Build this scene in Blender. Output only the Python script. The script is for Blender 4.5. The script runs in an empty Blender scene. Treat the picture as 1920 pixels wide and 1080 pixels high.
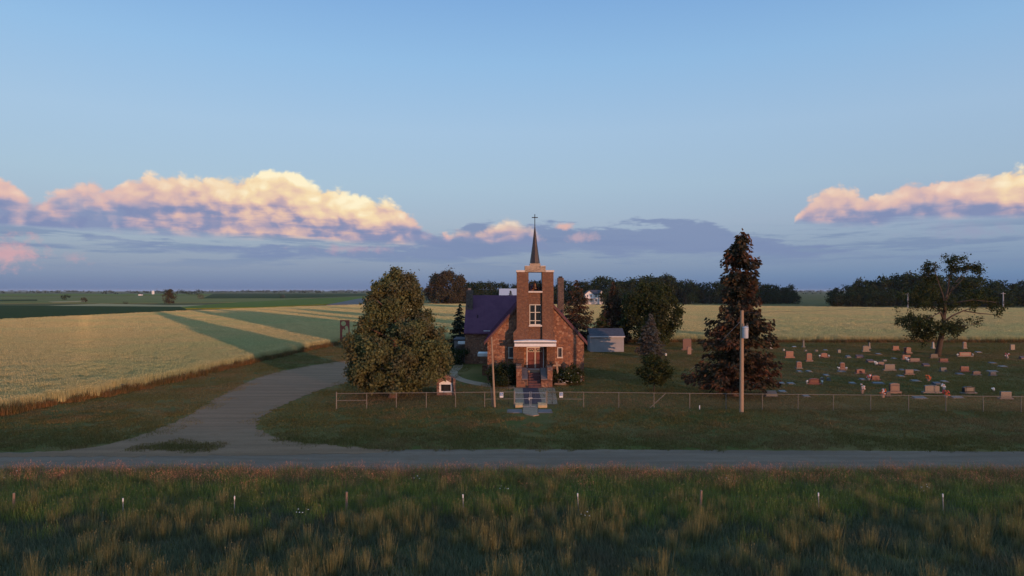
import bpy, bmesh, math, random
import numpy as np
from mathutils import Vector, Matrix
from mathutils.geometry import tessellate_polygon

# ------------------------------------------------------------------ camera, sky, sun, exposure
SC = bpy.context.scene
COL = SC.collection
H_CAM, FPX, HOR = 9.1, 1280.0, 545.0
SUN_AZ, SUN_EL = 148.0, 2.35            # degrees clockwise from the view axis (+Y); elevation
cam_d = bpy.data.cameras.new('camera'); cam = bpy.data.objects.new('camera', cam_d); COL.objects.link(cam)
cam_d.lens = 24.0; cam_d.sensor_width = 36.0; cam_d.clip_start = 0.1; cam_d.clip_end = 60000
cam.location = (0, 0, H_CAM)
cam.rotation_euler = (math.radians(90) + math.atan((HOR - 540) / FPX), 0, 0)
SC.camera = cam
SC.view_settings.view_transform = 'Standard'; SC.view_settings.look = 'None'
SC.view_settings.exposure = 0.0; SC.view_settings.gamma = 1.0
SC.cycles.use_denoising = True
SC.cycles.max_bounces = 6; SC.cycles.diffuse_bounces = 3; SC.cycles.transparent_max_bounces = 16
SC.cycles.volume_bounces = 1
SC.cycles.sample_clamp_indirect = 6.0
SC.render.film_transparent = False

sun_d = bpy.data.lights.new('sun', 'SUN'); sun = bpy.data.objects.new('sun', sun_d); COL.objects.link(sun)
sun_d.energy = 3.0; sun_d.angle = math.radians(0.5); sun_d.color = (1.0, 0.50, 0.28)
_a, _e = math.radians(SUN_AZ), math.radians(SUN_EL)
SUNV = Vector((math.sin(_a) * math.cos(_e), math.cos(_a) * math.cos(_e), math.sin(_e)))
sun.rotation_euler = SUNV.to_track_quat('Z', 'Y').to_euler()
sun.location = SUNV * 300

def s2l(*c):
    """8-bit display colour to linear"""
    out = []
    for v in c:
        v = v / 255.0
        out.append(v / 12.92 if v <= 0.04045 else ((v + 0.055) / 1.055) ** 2.4)
    return tuple(out)

class NT:
    """small helper to write node expressions"""
    def __init__(s, tree): s.t = tree; s.n = tree.nodes; s.l = tree.links
    def put(s, sock, v):
        if v is None: return
        if isinstance(v, bpy.types.NodeSocket): s.l.new(v, sock)
        else: sock.default_value = v
    def m(s, op, a, b=None, c=None, clamp=False):
        n = s.n.new('ShaderNodeMath'); n.operation = op; n.use_clamp = clamp
        for i, v in enumerate((a, b, c)): s.put(n.inputs[i], v)
        return n.outputs[0]
    def add(s, a, b): return s.m('ADD', a, b)
    def sub(s, a, b): return s.m('SUBTRACT', a, b)
    def mul(s, a, b): return s.m('MULTIPLY', a, b)
    def div(s, a, b): return s.m('DIVIDE', a, b)
    def step(s, v, lo, hi):
        n = s.n.new('ShaderNodeMapRange'); n.interpolation_type = 'SMOOTHSTEP'
        s.put(n.inputs[0], v); s.put(n.inputs[1], lo); s.put(n.inputs[2], hi)
        n.inputs[3].default_value = 0; n.inputs[4].default_value = 1
        return n.outputs[0]
    def xyz(s, x, y, z):
        n = s.n.new('ShaderNodeCombineXYZ')
        for i, v in enumerate((x, y, z)): s.put(n.inputs[i], v)
        return n.outputs[0]
    def sep(s, v):
        n = s.n.new('ShaderNodeSeparateXYZ'); s.put(n.inputs[0], v); return n.outputs
    def noise(s, vec, scale, detail=6, rough=0.55, dist=0.0, color=False, dim='3D'):
        n = s.n.new('ShaderNodeTexNoise'); n.noise_dimensions = dim; s.put(n.inputs['Vector'], vec)
        n.inputs['Scale'].default_value = scale; n.inputs['Detail'].default_value = detail
        n.inputs['Roughness'].default_value = rough; n.inputs['Distortion'].default_value = dist
        return n.outputs['Color' if color else 'Fac']
    def voro(s, vec, scale, feature='SMOOTH_F1', out='Distance', smooth=0.5, rand=1.0, dim='3D'):
        n = s.n.new('ShaderNodeTexVoronoi'); n.voronoi_dimensions = dim; n.feature = feature; s.put(n.inputs['Vector'], vec)
        n.inputs['Scale'].default_value = scale; n.inputs['Randomness'].default_value = rand
        if feature == 'SMOOTH_F1': n.inputs['Smoothness'].default_value = smooth
        return n.outputs[out]
    def mix(s, f, a, b):
        n = s.n.new('ShaderNodeMix'); n.data_type = 'RGBA'
        s.put(n.inputs[0], f); 
        for sock, v in ((n.inputs[6], a), (n.inputs[7], b)):
            if isinstance(v, tuple) and len(v) == 3: v = v + (1,)
            s.put(sock, v)
        return n.outputs[2]
    def ramp(s, f, pts, interp='LINEAR'):
        n = s.n.new('ShaderNodeValToRGB'); s.put(n.inputs[0], f); r = n.color_ramp; r.interpolation = interp
        while len(r.elements) < len(pts): r.elements.new(0.5)
        for e, (p, c) in zip(r.elements, pts):
            e.position = p; e.color = tuple(c) + (1,) if len(c) == 3 else c
        return n.outputs[0]
    def curve(s, f, pts):
        """pts: (x 0..1, y); returns the curve value"""
        n = s.n.new('ShaderNodeFloatCurve'); s.put(n.inputs[1], f); c = n.mapping.curves[0]
        n.mapping.use_clip = False
        n.mapping.extend = 'HORIZONTAL'
        while len(c.points) < len(pts): c.points.new(0.5, 0.5)
        for p, (x, y) in zip(c.points, pts): p.location = (x, y); p.handle_type = 'AUTO_CLAMPED'
        n.mapping.update()
        return n.outputs[0]

def build_world():
    w = bpy.data.worlds.new('World'); SC.world = w; w.use_nodes = True
    k = NT(w.node_tree); w.node_tree.nodes.clear()
    STR = 0.12
    sky = k.n.new('ShaderNodeTexSky'); sky.sky_type = 'NISHITA'; sky.sun_disc = False
    sky.sun_elevation = math.radians(SUN_EL); sky.sun_rotation = math.radians(SUN_AZ)
    sky.altitude = 300; sky.air_density = 1.0; sky.dust_density = 0.6; sky.ozone_density = 1.6
    d = k.n.new('ShaderNodeTexCoord').outputs['Generated']
    x, y, z = k.sep(d)
    az = k.m('ARCTAN2', x, y)
    hyp = k.m('SQRT', k.add(k.mul(x, x), k.mul(y, y)))
    el = k.m('DIVIDE', z, k.m('MAXIMUM', hyp, 0.02))
    # the banks of cloud go on round the horizon, folded at either side
    W = 0.68
    azf = k.sub(k.m('PINGPONG', k.add(az, W), 2 * W), W)
    t = k.add(k.mul(azf, 1 / (2 * W)), 0.5)
    def PX(px): return (math.atan((px - 960) / FPX)) / (2 * W) + 0.5
    def EL(px, py): return (HOR - py) / FPX * math.cos(math.atan((px - 960) / FPX))
    S = 3.0                                        # curve values are el*S
    def outline(pts): return k.mul(k.curve(t, [(PX(px), EL(px, py) * S) for px, py in pts]), 1 / S)
    # clear sky: half the light of the sky model (warm glow round the sun behind the camera) over the soft blue of the evening air
    ramp = k.ramp(k.m('MAXIMUM', z, 0.0), [(0.0, (0.005, 0.1321, 0.3414)), (0.02, (0.0309, 0.1729, 0.3947)), (0.04, (0.0863, 0.2022, 0.4156)), (0.066, (0.1591, 0.2508, 0.4383)), (0.097, (0.2305, 0.3094, 0.4789)), (0.15, (0.2777, 0.3874, 0.5385)), (0.225, (0.2921, 0.4258, 0.6068)), (0.315, (0.23, 0.4077, 0.6471)), (0.39, (0.1724, 0.3418, 0.619)), (0.6, (0.1844, 0.3495, 0.6122)), (1.0, (0.2027, 0.3679, 0.6215))])
    def vec(op, a_, b_):
        n_ = k.n.new('ShaderNodeVectorMath'); n_.operation = op; k.put(n_.inputs[0], a_)
        if op == 'SCALE': n_.inputs['Scale'].default_value = b_
        else: k.put(n_.inputs[1], b_)
        return n_.outputs[0]
    col = vec('ADD', vec('SCALE', ramp, 1 / STR), vec('SCALE', sky.outputs[0], 0.62))
    def sc(c): return tuple(v / STR for v in c)
    def out_bg(c):
        bg = k.n.new('ShaderNodeBackground'); k.put(bg.inputs[0], c); bg.inputs[1].default_value = STR
        return bg.outputs[0]
    clear = out_bg(col)
    u = k.mul(az, 10); v = k.mul(el, 13)
    p0 = k.xyz(u, v, 0.0)
    def N2(vec, s_, d_=5, r_=0.6): return k.sub(k.noise(vec, s_, d_, r_, dim='2D'), 0.5)
    wob = N2(p0, 1.5, 4); wobf = N2(k.xyz(k.add(u, 31.0), v, 0), 6.0, 5, 0.6)
    pw = k.xyz(k.add(u, k.mul(wob, 0.4)), k.add(v, k.mul(wobf, 0.12)), 0.0)
    def billow(q, fine=True):
        b1 = k.voro(q, 2.1, smooth=0.35, dim='2D'); b2 = k.voro(q, 5.2, smooth=0.35, dim='2D')
        h_ = k.add(k.mul(b1, -0.62), k.mul(b2, -0.36))
        return h_
    hs = billow(pw)
    hb = k.add(hs, k.add(k.mul(k.voro(pw, 14.0, 'F1', dim='2D'), -0.16), k.mul(N2(pw, 8.0, 4), 0.10)))
    off = k.n.new('ShaderNodeVectorMath'); off.operation = 'ADD'; k.put(off.inputs[0], pw); off.inputs[1].default_value = (0.06, 0.12, 0)
    relief = k.add(k.sub(hs, billow(off.outputs[0])), k.mul(k.sub(hb, hs), 0.5))    # + on flanks turned to the light
    str1 = k.add(N2(k.xyz(k.mul(az, 5), k.mul(el, 60), 0), 1.3, 5), 0.5)
    str2 = k.add(N2(k.xyz(k.add(k.mul(az, 8), 17.0), k.mul(el, 42), 0), 1.5, 5, 0.6), 0.5)
    def bank(col, pts_top, pts_base, colour, e_top, e_base, amp_t, amp_b, noise_v, opacity=1.0):
        top = outline(pts_top); bs = outline(pts_base)
        a = k.step(k.sub(k.add(top, k.mul(noise_v, amp_t)), el), 0.0, e_top)
        b = k.step(k.sub(el, k.add(bs, k.mul(noise_v, amp_b))), 0.0, e_base)
        return k.mix(k.m('MULTIPLY', k.mul(a, b), opacity, clamp=True), col, colour)
    # thin grey strata low down
    band = k.mul(k.step(el, 0.02, 0.05), k.sub(1.0, k.step(el, 0.072, 0.095)))
    col = k.mix(k.mul(k.step(str1, 0.46, 0.62), k.mul(band, 0.7)), col, sc(s2l(120, 140, 174)))
    # broad grey-blue veil under the great cloud and to the right of the spire
    col = bank(col, [(-60, 448), (0, 446), (200, 448), (300, 452), (560, 460), (850, 440), (900, 412), (1000, 415), (1100, 424), (1200, 416), (1330, 414), (1400, 430), (1500, 455), (1640, 468), (1760, 530), (1990, 560)],
        [(-60, 462), (0, 464), (220, 468), (300, 476), (560, 492), (850, 496), (1000, 484), (1300, 486), (1500, 487), (1640, 482), (1760, 535), (1990, 564)],
        sc(s2l(124, 141, 177)), 0.008, 0.014, 0.05, 0.03, k.sub(str2, 0.5), 0.85)
    def puffs(col, cx, cy, rx, ry, colour, op):
        uu = k.mul(k.sub(azf, math.atan((cx - 960) / FPX)), FPX / rx)
        vv = k.mul(k.sub(el, EL(cx, cy)), FPX / ry)
        r = k.m('SQRT', k.add(k.mul(uu, uu), k.mul(vv, vv)))
        f = k.step(k.add(k.sub(1.0, r), k.add(k.mul(wobf, 1.8), k.mul(wob, 1.4))), 0.0, 1.1)
        return k.mix(k.m('MULTIPLY', f, op, clamp=True), col, colour)
    col = puffs(col, 20, 478, 64, 28, sc(s2l(212, 168, 174)), 0.85)
    col = puffs(col, 142, 486, 30, 15, sc(s2l(200, 162, 172)), 0.6)
    col = puffs(col, 660, 467, 100, 11, sc(s2l(186, 160, 178)), 0.6)
    col = puffs(col, 1055, 424, 24, 9, sc(s2l(222, 180, 172)), 0.9)
    col = puffs(col, 1090, 446, 36, 12, sc(s2l(196, 170, 180)), 0.7)
    col = puffs(col, 1850, 432, 110, 18, sc(s2l(150, 158, 186)), 0.7)
    # cumulus: outline of top and base; light from the billows' relief and height
    def cumulus(col, top_pts, base_pts, amp, warm_pts, edge, strength=1.0, gaps=0.0, lift=0.004):
        top = outline(top_pts); bs = outline(base_pts)
        th = k.m('MAXIMUM', k.sub(top, bs), 0.004)
        warm = k.curve(t, [(PX(px), v_) for px, v_ in warm_pts])
        e_t = k.sub(k.add(k.add(top, lift), k.add(k.mul(k.add(hb, 0.42), amp), k.mul(wob, amp * 0.8))), el)
        e_b = k.sub(el, k.add(bs, k.mul(k.sub(str1, 0.5), 0.02)))
        a = k.mul(k.step(e_t, 0.0, edge), k.step(e_b, -0.002, 0.010))
        rel = k.m('MULTIPLY', k.div(k.sub(el, bs), th), 1.0, clamp=True)
        cool = k.m('SUBTRACT', 1.0, k.mul(warm, 2.2), clamp=True)
        gap = k.mul(k.step(k.add(k.mul(wob, 1.0), k.add(k.mul(wobf, 0.7), k.mul(hb, 0.3))), -0.02, -0.28), k.mul(cool, gaps))
        a = k.mul(k.mul(a, strength), k.sub(1.0, gap))
        streak = k.step(str2, 0.42, 0.66)
        lum = k.add(k.mul(k.step(rel, 0.16, 0.95), 0.62), k.add(k.mul(relief, 0.62), k.mul(wob, 0.20)))
        lum = k.add(lum, k.mul(k.add(hs, 0.40), 0.30))
        lum = k.sub(lum, k.mul(streak, k.mul(k.sub(1.0, rel), 0.26)))
        lum = k.add(lum, k.add(k.mul(warm, 0.30), 0.08))
        c_p = k.ramp(lum, [(0.0, s2l(130, 143, 180)), (0.12, s2l(144, 150, 182)), (0.28, s2l(176, 164, 184)), (0.46, s2l(210, 178, 180)), (0.72, s2l(226, 188, 180)), (1.0, s2l(238, 206, 188))])
        c_w = k.ramp(lum, [(0.0, s2l(130, 142, 178)), (0.16, s2l(148, 148, 178)), (0.30, s2l(190, 168, 178)), (0.48, s2l(226, 192, 176)), (0.76, s2l(246, 220, 178)), (1.0, s2l(255, 242, 206)), ])
        c = k.mix(k.m('MULTIPLY', k.mul(warm, 1.15), k.m('ADD', rel, 0.45, clamp=True), clamp=True), c_p, c_w)
        cs = k.n.new('ShaderNodeVectorMath'); cs.operation = 'SCALE'; k.put(cs.inputs[0], c); cs.inputs['Scale'].default_value = 1 / STR
        return k.mix(a, col, cs.outputs[0])
    LO = 800
    col = cumulus(col,
        [(-60, 318), (0, 322), (40, 352), (75, 362), (100, 345), (130, 336), (180, 332), (210, 342), (240, 326), (300, 318), (360, 318), (430, 320), (490, 312), (522, 304), (552, 312), (580, 328), (620, 340), (660, 352), (695, 354), (720, 364), (750, 382), (780, 404), (820, 428), (860, 446), (900, 480), (950, LO), (1990, LO)],
        [(-60, 428), (0, 430), (200, 436), (400, 446), (600, 454), (720, 462), (860, 462), (900, 481), (950, LO + 2), (1990, LO + 2)],
        0.028, [(-60, 0.05), (0, 0.06), (200, 0.1), (260, 0.34), (330, 0.5), (450, 0.75), (520, 1.0), (640, 1.0), (720, 0.8), (790, 0.15), (860, 0.0), (1990, 0.0)], 0.010, gaps=0.16, lift=-0.004)
    col = cumulus(col,
        [(-60, LO), (780, LO), (840, 450), (880, 428), (920, 422), (960, 410), (985, 416), (1010, 436), (1060, 480), (1110, LO), (1990, LO)],
        [(-60, LO + 2), (780, LO + 2), (840, 456), (880, 458), (960, 464), (1010, 464), (1060, 484), (1110, LO + 2), (1990, LO + 2)],
        0.026, [(-60, 0), (860, 0.1), (960, 0.35), (1000, 0.2), (1990, 0.0)], 0.016, strength=0.85, gaps=0.5)
    col = cumulus(col,
        [(-60, LO), (1420, LO), (1490, 412), (1530, 374), (1550, 360), (1600, 364), (1640, 374), (1690, 352), (1715, 344), (1750, 354), (1790, 352), (1840, 338), (1880, 326), (1930, 320), (1990, 330)],
        [(-60, LO + 2), (1420, LO + 2), (1490, 420), (1530, 424), (1640, 426), (1700, 416), (1800, 412), (1990, 418)],
        0.030, [(-60, 0), (1500, 0.1), (1560, 0.25), (1700, 0.15), (1860, 0.4), (1910, 0.8), (1990, 0.6)], 0.010, gaps=0.10, lift=0.012)
    # only the low band of the sky holds cloud
    inband = k.mul(k.m('GREATER_THAN', el, 0.012), k.m('LESS_THAN', el, 0.24))
    mx = k.n.new('ShaderNodeMixShader'); k.put(mx.inputs[0], inband); k.l.new(clear, mx.inputs[1]); k.l.new(out_bg(col), mx.inputs[2])
    out = k.n.new('ShaderNodeOutputWorld'); k.l.new(mx.outputs[0], out.inputs[0])
    w.cycles.sampling_method = 'MANUAL'; w.cycles.sample_map_resolution = 256
build_world()

# ------------------------------------------------------------------ helpers
RNG = np.random.default_rng(7)
random.seed(7)
ORG = {}
def G(px, py, z=0.0):
    """ground point seen at a spot of the photograph"""
    D = (H_CAM - z) * FPX / (py - HOR)
    return ((px - 960) * D / FPX, D)

def tag(o, label=None, cat=None, group=None, kind=None):
    if label: o['label'] = label
    if cat: o['category'] = cat
    if group: o['group'] = group
    if kind: o['kind'] = kind
    return o

def empty(name, loc, label, cat, group=None, rz=0.0):
    o = bpy.data.objects.new(name, None); COL.objects.link(o); o.location = loc; o.rotation_euler = (0, 0, rz)
    o.empty_display_size = 0.3
    ORG[o.name] = Vector(loc) if rz == 0 else Vector((0, 0, 0))
    return tag(o, label, cat, group)

def link(name, me, mat, parent=None, org=None):
    o = bpy.data.objects.new(name, me); COL.objects.link(o)
    if mat is not None and not me.materials: me.materials.append(mat)
    if parent is not None:
        o.parent = parent; ORG[o.name] = ORG.get(parent.name, Vector((0, 0, 0)))
    else: ORG[o.name] = Vector(org) if org else Vector((0, 0, 0))
    return o

class MB:
    """collects faces, builds one mesh object"""
    def __init__(s): s.v = []; s.f = []
    def box(s, x0, x1, y0, y1, z0, z1):
        b = len(s.v)
        s.v += [(x0, y0, z0), (x1, y0, z0), (x1, y1, z0), (x0, y1, z0), (x0, y0, z1), (x1, y0, z1), (x1, y1, z1), (x0, y1, z1)]
        s.f += [(b, b + 3, b + 2, b + 1), (b + 4, b + 5, b + 6, b + 7), (b, b + 1, b + 5, b + 4), (b + 1, b + 2, b + 6, b + 5), (b + 2, b + 3, b + 7, b + 6), (b + 3, b, b + 4, b + 7)]
        return s
    def prism(s, poly, axis, a, c):
        """extrude a 2-D polygon along an axis: 'y' uses (x,z), 'z' uses (x,y), 'x' uses (y,z)"""
        n = len(poly); b = len(s.v)
        for t in (a, c):
            for p, q in poly:
                s.v.append((p, t, q) if axis == 'y' else (p, q, t) if axis == 'z' else (t, p, q))
        s.f.append(tuple(range(b, b + n))[::-1]); s.f.append(tuple(range(b + n, b + 2 * n)))
        for i in range(n):
            j = (i + 1) % n; s.f.append((b + i, b + j, b + n + j, b + n + i))
        return s
    def tube(s, pts, rad, n=8, cap=True):
        pts = [Vector(p) for p in pts]
        if not hasattr(rad, '__len__'): rad = [rad] * len(pts)
        b = len(s.v); up = None
        for i, p in enumerate(pts):
            d = (pts[min(i + 1, len(pts) - 1)] - pts[max(i - 1, 0)]).normalized()
            if up is None: up = d.orthogonal().normalized()
            up = (up - d * up.dot(d)).normalized(); w = d.cross(up)
            for k_ in range(n):
                a = 2 * math.pi * k_ / n
                s.v.append(tuple(p + (up * math.cos(a) + w * math.sin(a)) * rad[i]))
        for i in range(len(pts) - 1):
            for k_ in range(n):
                q = (k_ + 1) % n
                s.f.append((b + i * n + k_, b + i * n + q, b + (i + 1) * n + q, b + (i + 1) * n + k_))
        if cap:
            s.f.append(tuple(range(b, b + n))[::-1]); s.f.append(tuple(range(b + (len(pts) - 1) * n, b + len(pts) * n)))
        return s
    def lathe(s, prof, c=(0, 0, 0), n=16):
        b = len(s.v)
        for r, z in prof:
            for k_ in range(n):
                a = 2 * math.pi * k_ / n; s.v.append((c[0] + r * math.cos(a), c[1] + r * math.sin(a), c[2] + z))
        for i in range(len(prof) - 1):
            for k_ in range(n):
                q = (k_ + 1) % n
                s.f.append((b + i * n + k_, b + i * n + q, b + (i + 1) * n + q, b + (i + 1) * n + k_))
        s.f.append(tuple(range(b, b + n))[::-1]); s.f.append(tuple(range(b + (len(prof) - 1) * n, b + len(prof) * n)))
        return s
    def ball(s, c, r, n=8, m=5, sz=1.0):
        return s.lathe([(max(0.02, math.sin(math.pi * i / m)) * r, -math.cos(math.pi * i / m) * r * sz) for i in range(m + 1)], c, n)
    def quad(s, *p):
        b = len(s.v); s.v += [tuple(q) for q in p]; s.f.append(tuple(range(b, b + len(p)))); return s
    def wall(s, outer, holes, y0, y1):
        """wall in the x-z plane, front at y0, with rectangular or other openings cut through"""
        loops = [outer] + holes
        vv = [Vector((p, q, 0)) for lp in loops for p, q in lp]
        tris = tessellate_polygon([[Vector((p, q, 0)) for p, q in lp] for lp in loops])
        for y_, flip in ((y0, 0), (y1, 1)):
            b = len(s.v); s.v += [(v.x, y_, v.y) for v in vv]
            for t in tris:
                a, c, d = t
                nrm = (vv[c] - vv[a]).cross(vv[d] - vv[a]).z
                tt = (b + a, b + c, b + d)
                if (nrm > 0) == bool(flip): tt = tt[::-1]
                s.f.append(tt)
        for lp in loops:
            n = len(lp)
            for i in range(n):
                p, q = lp[i], lp[(i + 1) % n]
                s.quad((p[0], y0, p[1]), (q[0], y0, q[1]), (q[0], y1, q[1]), (p[0], y1, p[1]))
        return s
    def mesh(s, name, org=Vector((0, 0, 0)), bevel=0.0, smooth=False):
        me = bpy.data.meshes.new(name)
        me.from_pydata([(x - org[0], y - org[1], z - org[2]) for x, y, z in s.v], [], s.f)
        bm = bmesh.new(); bm.from_mesh(me)
        if bevel: 
            bmesh.ops.remove_doubles(bm, verts=bm.verts, dist=1e-5)
            bmesh.ops.bevel(bm, geom=[e for e in bm.edges], offset=bevel, segments=1, affect='EDGES', clamp_overlap=True)
        bmesh.ops.recalc_face_normals(bm, faces=bm.faces)
        bm.to_mesh(me); bm.free()
        if smooth: me.polygons.foreach_set('use_smooth', [True] * len(me.polygons))
        me.update(); return me
    def build(s, name, mat, parent=None, bevel=0.0, smooth=False, org=None):
        o_ = ORG.get(parent.name, Vector((0, 0, 0))) if parent is not None else Vector(org) if org else Vector((0, 0, 0))
        o = link(name, s.mesh(name, o_, bevel, smooth), mat, parent, org)
        if parent is None and org: o.location = org
        return o

def quads_mesh(name, V):
    """V: (n,4,3) array -> one mesh of loose quads"""
    n = V.shape[0]; me = bpy.data.meshes.new(name)
    me.vertices.add(n * 4); me.vertices.foreach_set('co', V.reshape(-1).astype(np.float32))
    me.loops.add(n * 4); me.loops.foreach_set('vertex_index', np.arange(n * 4, dtype=np.int32))
    me.polygons.add(n); me.polygons.foreach_set('loop_start', np.arange(0, n * 4, 4, dtype=np.int32))
    me.update(calc_edges=True); me.validate(); return me

def tris_mesh(name, V):
    n = V.shape[0]; me = bpy.data.meshes.new(name)
    me.vertices.add(n * 3); me.vertices.foreach_set('co', V.reshape(-1).astype(np.float32))
    me.loops.add(n * 3); me.loops.foreach_set('vertex_index', np.arange(n * 3, dtype=np.int32))
    me.polygons.add(n); me.polygons.foreach_set('loop_start', np.arange(0, n * 3, 3, dtype=np.int32))
    me.update(calc_edges=True); me.validate(); return me

def copy_tree(o, parent=None, name=None):
    c = o.copy(); COL.objects.link(c); c.parent = parent
    ORG[c.name] = ORG.get(o.name, Vector((0, 0, 0)))
    for ch in list(o.children): copy_tree(ch, c)
    return c

# ------------------------------------------------------------------ materials
MATS = {}
def mat(name, c1, c2=None, scale=4.0, rough=0.85, bump=0.0, bscale=None, metal=0.0, spec=0.3, world=False, stretch=None, fine=0.0):
    m = bpy.data.materials.new(name); m.use_nodes = True; MATS[name] = m
    k = NT(m.node_tree); b = m.node_tree.nodes['Principled BSDF']
    b.inputs['Roughness'].default_value = rough; b.inputs['Metallic'].default_value = metal
    b.inputs['Specular IOR Level'].default_value = spec
    if world: co = k.n.new('ShaderNodeNewGeometry').outputs['Position']
    else: co = k.n.new('ShaderNodeTexCoord').outputs['Object']
    if stretch:
        mp = k.n.new('ShaderNodeMapping'); mp.inputs['Scale'].default_value = stretch; k.put(mp.inputs[0], co); co = mp.outputs[0]
    if c2 is None: b.inputs['Base Color'].default_value = (*c1, 1)
    else:
        f = k.step(k.noise(co, scale, 6, 0.62), 0.34, 0.66)
        c = k.mix(f, c1, c2)
        if fine:
            f2 = k.noise(co, scale * 9, 3, 0.6)
            hsv = k.n.new('ShaderNodeHueSaturation'); k.put(hsv.inputs['Color'], c)
            k.put(hsv.inputs['Value'], k.add(k.mul(k.sub(f2, 0.5), fine * 2), 1.0)); c = hsv.outputs[0]
        k.put(b.inputs['Base Color'], c)
    if bump:
        bn = k.n.new('ShaderNodeBump'); bn.inputs['Strength'].default_value = bump; bn.inputs['Distance'].default_value = 0.05
        k.put(bn.inputs['Height'], k.noise(co, bscale or scale * 6, 5, 0.6)); k.put(b.inputs['Normal'], bn.outputs[0])
    return m

def mat_stone(name, cols, mortar, scale, zs=1.25, bump=0.6):
    """rubble masonry: cells of uneven stone with recessed mortar"""
    m = bpy.data.materials.new(name); m.use_nodes = True; MATS[name] = m
    k = NT(m.node_tree); b = m.node_tree.nodes['Principled BSDF']; b.inputs['Roughness'].default_value = 0.85; b.inputs['Specular IOR Level'].default_value = 0.25
    co = k.n.new('ShaderNodeTexCoord').outputs['Object']
    mp = k.n.new('ShaderNodeMapping'); mp.inputs['Scale'].default_value = (1, 1, zs); k.put(mp.inputs[0], co)
    wv = k.n.new('ShaderNodeVectorMath'); wv.operation = 'MULTIPLY_ADD'
    k.put(wv.inputs[0], k.noise(co, scale * 0.8, 2, 0.5, color=True)); wv.inputs[1].default_value = (0.22 / scale * 3,) * 3; k.put(wv.inputs[2], mp.outputs[0])
    q = wv.outputs[0]
    vc = k.voro(q, scale, 'F1', 'Color', rand=0.85)
    ed = k.voro(q, scale, 'DISTANCE_TO_EDGE', 'Distance', rand=0.85)
    r = k.sep(vc)[0]
    c = k.ramp(r, [(i / (len(cols) - 1) if len(cols) > 1 else 0, cc) for i, cc in enumerate(cols)], 'CONSTANT' if len(cols) > 4 else 'LINEAR')
    f2 = k.noise(co, 26, 4, 0.6); big = k.noise(co, 0.55, 3, 0.5)
    hsv = k.n.new('ShaderNodeHueSaturation'); k.put(hsv.inputs['Color'], c)
    k.put(hsv.inputs['Value'], k.add(k.add(k.mul(k.sub(f2, 0.5), 0.8), k.mul(k.sub(big, 0.5), 0.5)), 1.0))
    mor = k.step(ed, 0.03, 0.09)
    k.put(b.inputs['Base Color'], k.mix(mor, mortar, hsv.outputs[0]))
    bn = k.n.new('ShaderNodeBump'); bn.inputs['Strength'].default_value = bump; bn.inputs['Distance'].default_value = 0.06
    k.put(bn.inputs['Height'], k.add(k.step(ed, 0.0, 0.16), k.mul(f2, 0.35))); k.put(b.inputs['Normal'], bn.outputs[0])
    return m

def mat_leaf(name, ca, cb, cc, trans=0.25, patch=0.35, world_patch=None, rough=0.7):
    """foliage: each leaf its own tint, larger clumps of tint through the crown"""
    m = bpy.data.materials.new(name); m.use_nodes = True; MATS[name] = m
    k = NT(m.node_tree); m.node_tree.nodes.clear()
    g = k.n.new('ShaderNodeNewGeometry')
    n = k.noise(g.outputs['Position'], world_patch or patch, 4, 0.6)
    c = k.mix(g.outputs['Random Per Island'], ca, cb)
    c = k.mix(k.step(n, 0.42, 0.66), c, cc)
    hsv = k.n.new('ShaderNodeHueSaturation'); k.put(hsv.inputs['Color'], c)
    rr = k.m('FRACT', k.mul(g.outputs['Random Per Island'], 17.3))
    k.put(hsv.inputs['Value'], k.add(k.mul(rr, 0.7), 0.65))
    d = k.n.new('ShaderNodeBsdfDiffuse'); k.put(d.inputs[0], hsv.outputs[0])
    t = k.n.new('ShaderNodeBsdfTranslucent'); k.put(t.inputs[0], hsv.outputs[0])
    mx = k.n.new('ShaderNodeMixShader'); mx.inputs[0].default_value = trans
    k.l.new(d.outputs[0], mx.inputs[1]); k.l.new(t.outputs[0], mx.inputs[2])
    o = k.n.new('ShaderNodeOutputMaterial'); k.l.new(mx.outputs[0], o.inputs[0])
    return m

mat_stone('fieldstone', [(0.168, 0.06984, 0.041), (0.2688, 0.1164, 0.0656), (0.2128, 0.097, 0.05904), (0.3136, 0.1503, 0.0861), (0.1792, 0.08924, 0.0615), (0.2464, 0.1018, 0.05576), (0.3584, 0.2037, 0.1271), (0.2016, 0.08245, 0.0492)], (0.2464, 0.1261, 0.0779), 4.2, bump=0.45)
mat_stone('tower_stone', [(0.1476, 0.06776, 0.0396), (0.205, 0.09625, 0.0561), (0.164, 0.08085, 0.0495), (0.2296, 0.1193, 0.0693), (0.1394, 0.07315, 0.04752), (0.1968, 0.08855, 0.0495), (0.2542, 0.1463, 0.0891)], (0.1804, 0.1001, 0.0627), 6.5, 1.5, 0.45)
mat_stone('pale_stone', [(0.34, 0.25, 0.17), (0.44, 0.33, 0.24), (0.28, 0.20, 0.14), (0.40, 0.30, 0.20), (0.48, 0.38, 0.29)], (0.40, 0.31, 0.23), 6.0, 1.4, 0.35)
mat_stone('kiosk_stone', [(0.13, 0.065, 0.05), (0.24, 0.13, 0.09), (0.18, 0.09, 0.07), (0.30, 0.19, 0.14), (0.20, 0.11, 0.08)], (0.22, 0.15, 0.12), 6.5)
mat_stone('chimney_stone', [(0.09, 0.062, 0.05), (0.13, 0.09, 0.07), (0.11, 0.075, 0.06), (0.16, 0.11, 0.085), (0.12, 0.08, 0.065)], (0.14, 0.10, 0.08), 4.5)
mat('limestone', (0.58, 0.50, 0.42), (0.68, 0.60, 0.52), 6, 0.8, 0.15)
mat('white_paint', (0.72, 0.70, 0.67), (0.80, 0.78, 0.76), 3, 0.6, 0.05)
mat('cream_paint', (0.60, 0.54, 0.44), (0.68, 0.62, 0.52), 5, 0.6, 0.05)
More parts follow.
